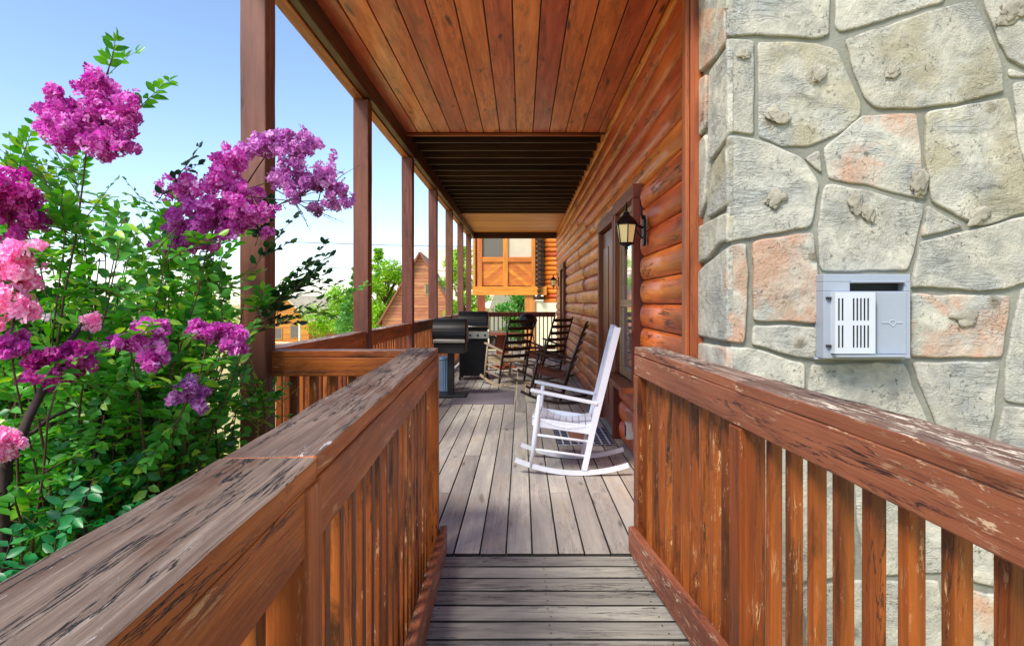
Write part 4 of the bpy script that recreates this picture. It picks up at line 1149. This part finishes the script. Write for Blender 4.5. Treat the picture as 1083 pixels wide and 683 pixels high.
# low bush at the foot of the ramp
lb = MB(); sb = MB()
for k in range(700):
    x = R.uniform(-2.7,-.72); y = R.uniform(.7,2.7)
    topz = 1.0 - .28*abs(x+1.5) - .12*(y-1.0) + .12*noise.noise(V((x*2,y*2,1)))
    z = topz - .75*R.random()**2
    d_ = rnd_dir(V((0,-.2,.8)))
    p = V((x,y,z))
    if x > -.9: d_.x = -abs(d_.x)*.6
    twig(lb, sb, p-d_*.2, d_, R.uniform(.16,.26), R.randint(4,6), .052, .028, m=0)
    if k % 6 == 0: sb.tube([V((x*.9-.15,y,-.8)), p-d_*.2], [.006,.003], 5)
bu = thing('low_bush', 'dense low blue green leafy bush under the crape myrtle, against the ramp railing', 'bush', (-1.6,1.6,-.8), world=True)
lb.build('foliage', M['leaf2'], bu); sb.build('stems', M['barkd'], bu)
# pale sprig rising in front of the short railing
sp = thing('young_shoot', 'slender yellow green shoot in bud in front of the short front railing', 'plant', (-1.28,3.15,-.8), world=True)
lb = MB(); sb = MB()
for (a, b_) in (((272,470),(286,382)),((278,440),(262,400)),((276,450),(304,402)),((282,425),(272,392)),((280,430),(300,418)),((275,455),(255,428))):
    A = P(a[0],a[1],3.12); B_ = P(b_[0],b_[1],3.12)
    twig(lb, sb, A, (B_-A).normalized(), (B_-A).length, 14, .018, .009, sag=.02)
for k in range(16):
    A = P(R.uniform(255,300),R.uniform(425,450),3.1); twig(lb, sb, A, rnd_dir(V((0,0,.6))), .14, 4, .055, .03, m=1)
sb.tube([V((-1.28,3.15,-.8)), P(272,470,3.12)], [.006,.004], 6)
lb.build('leaves', [M['sprig'], M['leaf']], sp); sb.build('stem', M['sprig'], sp)

# ------------------------------------------------------------------ background trees
def tree(name, label, x, y, h, rad, mat, kind='round', n=2600, group='trees beyond the porch', ls=.22):
    z0 = hz(x,y); root = thing(name, label, 'tree', (x,y,z0), group=group)
    tr = MB(); lv = MB()
    tr.tube([V((0,0,-.2)),V((.05,0,h*.3)),V((-.05,.05,h*.6)),V((0,0,h*.92))], [h*.028,h*.022,h*.013,.02], 9)
    cl = []
    for k in range(26):
        if kind == 'cone':
            u = (k+.5)/26; zz = h*(.18+.8*u); a = k*2.4; rr = rad*(1-u)*R.uniform(.55,1.0); c = V((rr*math.cos(a),rr*math.sin(a),zz)); s = max(.25,rad*(1-u)*.55)
        else:
            a = R.uniform(0,6.28); u = R.random(); zz = h*(.35+.58*u); prof = math.sin(math.pi*min(1,.15+u*.85))**.6; rr = rad*prof*R.uniform(.25,1); c = V((rr*math.cos(a),rr*math.sin(a),zz)); s = rad*R.uniform(.22,.42)
        cl.append((c,s)); tr.tube([V((0,0,max(.3,c.z*.75))), c*.5+V((0,0,c.z*.45)), c], [h*.008,h*.005,.01], 5)
    for k in range(n):
        c, s = R.choice(cl); dr = rnd_dir(); p = c+V((dr.x,dr.y,dr.z*.7))*s*R.uniform(.5,1.1)
        if kind == 'cone': ld = (V((p.x,p.y,0)).normalized()+V((0,0,-.1))+.4*rnd_dir()).normalized()
        else: ld = rnd_dir()
        leaf(lv, p, ld, (dr+.5*rnd_dir()).normalized(), ls*R.uniform(.7,1.4), ls*.6, min(1,max(0,R.gauss(.5,.25))))
    lv.build('crown', M[mat], root); tr.build('trunk', M['bark'], root)
def tx(x, Y): return (x-CX)*Y/F
tree('leafy_tree','bright yellow green tree between the second and third porch posts', tx(408,44), 44, 7.6, 2.6, 'tleaf', n=6500, ls=.2)
tree('leafy_tree','bright green tree just left of the second porch post, behind the yellow cabin', tx(362,52), 52, 5.8, 2.9, 'tleaf', n=5000, ls=.22)
tree('conifer_tree','slim blue green conifer beside the second porch post', tx(378,48), 48, 7.4, 1.7, 'tleaf2', 'cone', n=4500, ls=.22)
tree('conifer_tree','pointed bright conifer rising right of the second porch post', tx(400,52), 52, 9.3, 2.0, 'tleaf', 'cone', n=4500, ls=.22)
tree('leafy_tree','yellow green tree seen through the gaps between the farthest porch posts', tx(488,40), 40, 8.5, 1.8, 'tleaf', n=4000, ls=.2)
tree('leafy_tree','green tree seen under the screened room of the far cabin', tx(549,44), 44, 5.6, 1.8, 'leaf', n=3500, ls=.2)
tree('leafy_tree','pale green tree behind the blossoms at the far left', tx(60,40), 40, 5.0, 3.2, 'tleaf', n=4000, ls=.24)
tree('leafy_tree','low yellow green tree behind the leaves left of the nearest post', tx(200,46), 46, 5.0, 3.4, 'tleaf', n=4500, ls=.24)

# ------------------------------------------------------------------ light, sky, camera
EL = math.radians(50); sx, sy = -.62, -.78
az = math.atan2(sx, sy)
w = bpy.data.worlds.new('World'); S.world = w; w.use_nodes = True
nt = w.node_tree; nt.nodes.clear()
sky = nt.nodes.new('ShaderNodeTexSky'); sky.sky_type = 'NISHITA'; sky.sun_disc = False; sky.sun_elevation = EL; sky.sun_rotation = az
sky.air_density = 1.0; sky.dust_density = .7; sky.ozone_density = 2.0; sky.altitude = 300
bg = nt.nodes.new('ShaderNodeBackground'); bg.inputs[1].default_value = .12
ow = nt.nodes.new('ShaderNodeOutputWorld'); nt.links.new(sky.outputs[0], bg.inputs[0]); nt.links.new(bg.outputs[0], ow.inputs[0])
sd = bpy.data.lights.new('Sun', 'SUN'); sd.energy = 2.3; sd.angle = math.radians(18); sd.color = (1,.93,.82)
so = bpy.data.objects.new('Sun', sd); C.objects.link(so)
v = V((sx/math.hypot(sx,sy)*math.cos(EL), sy/math.hypot(sx,sy)*math.cos(EL), math.sin(EL)))
so.rotation_euler = v.to_track_quat('Z','Y').to_euler(); so.location = v*30
cd = bpy.data.cameras.new('Camera'); cam = bpy.data.objects.new('Camera', cd); C.objects.link(cam); S.camera = cam
cam.location = (0,0,EYE); cam.rotation_euler = (math.radians(90),0,0)
cd.sensor_width = 36; cd.lens = 36*F/1083; cd.clip_start = .02; cd.clip_end = 3000
cd.shift_x = -(CX-541.5)/1083; cd.shift_y = -(341.5-CY)/1083
S.view_settings.view_transform = 'Standard'; S.view_settings.look = 'None'; S.view_settings.gamma = 1; S.view_settings.exposure = 1.2
S.view_settings.use_curve_mapping = False
S.cycles.max_bounces = 10; S.cycles.diffuse_bounces = 6; S.cycles.caustics_reflective = False; S.cycles.caustics_refractive = False
for o in bpy.data.objects:
    if '_w' in o: del o['_w']
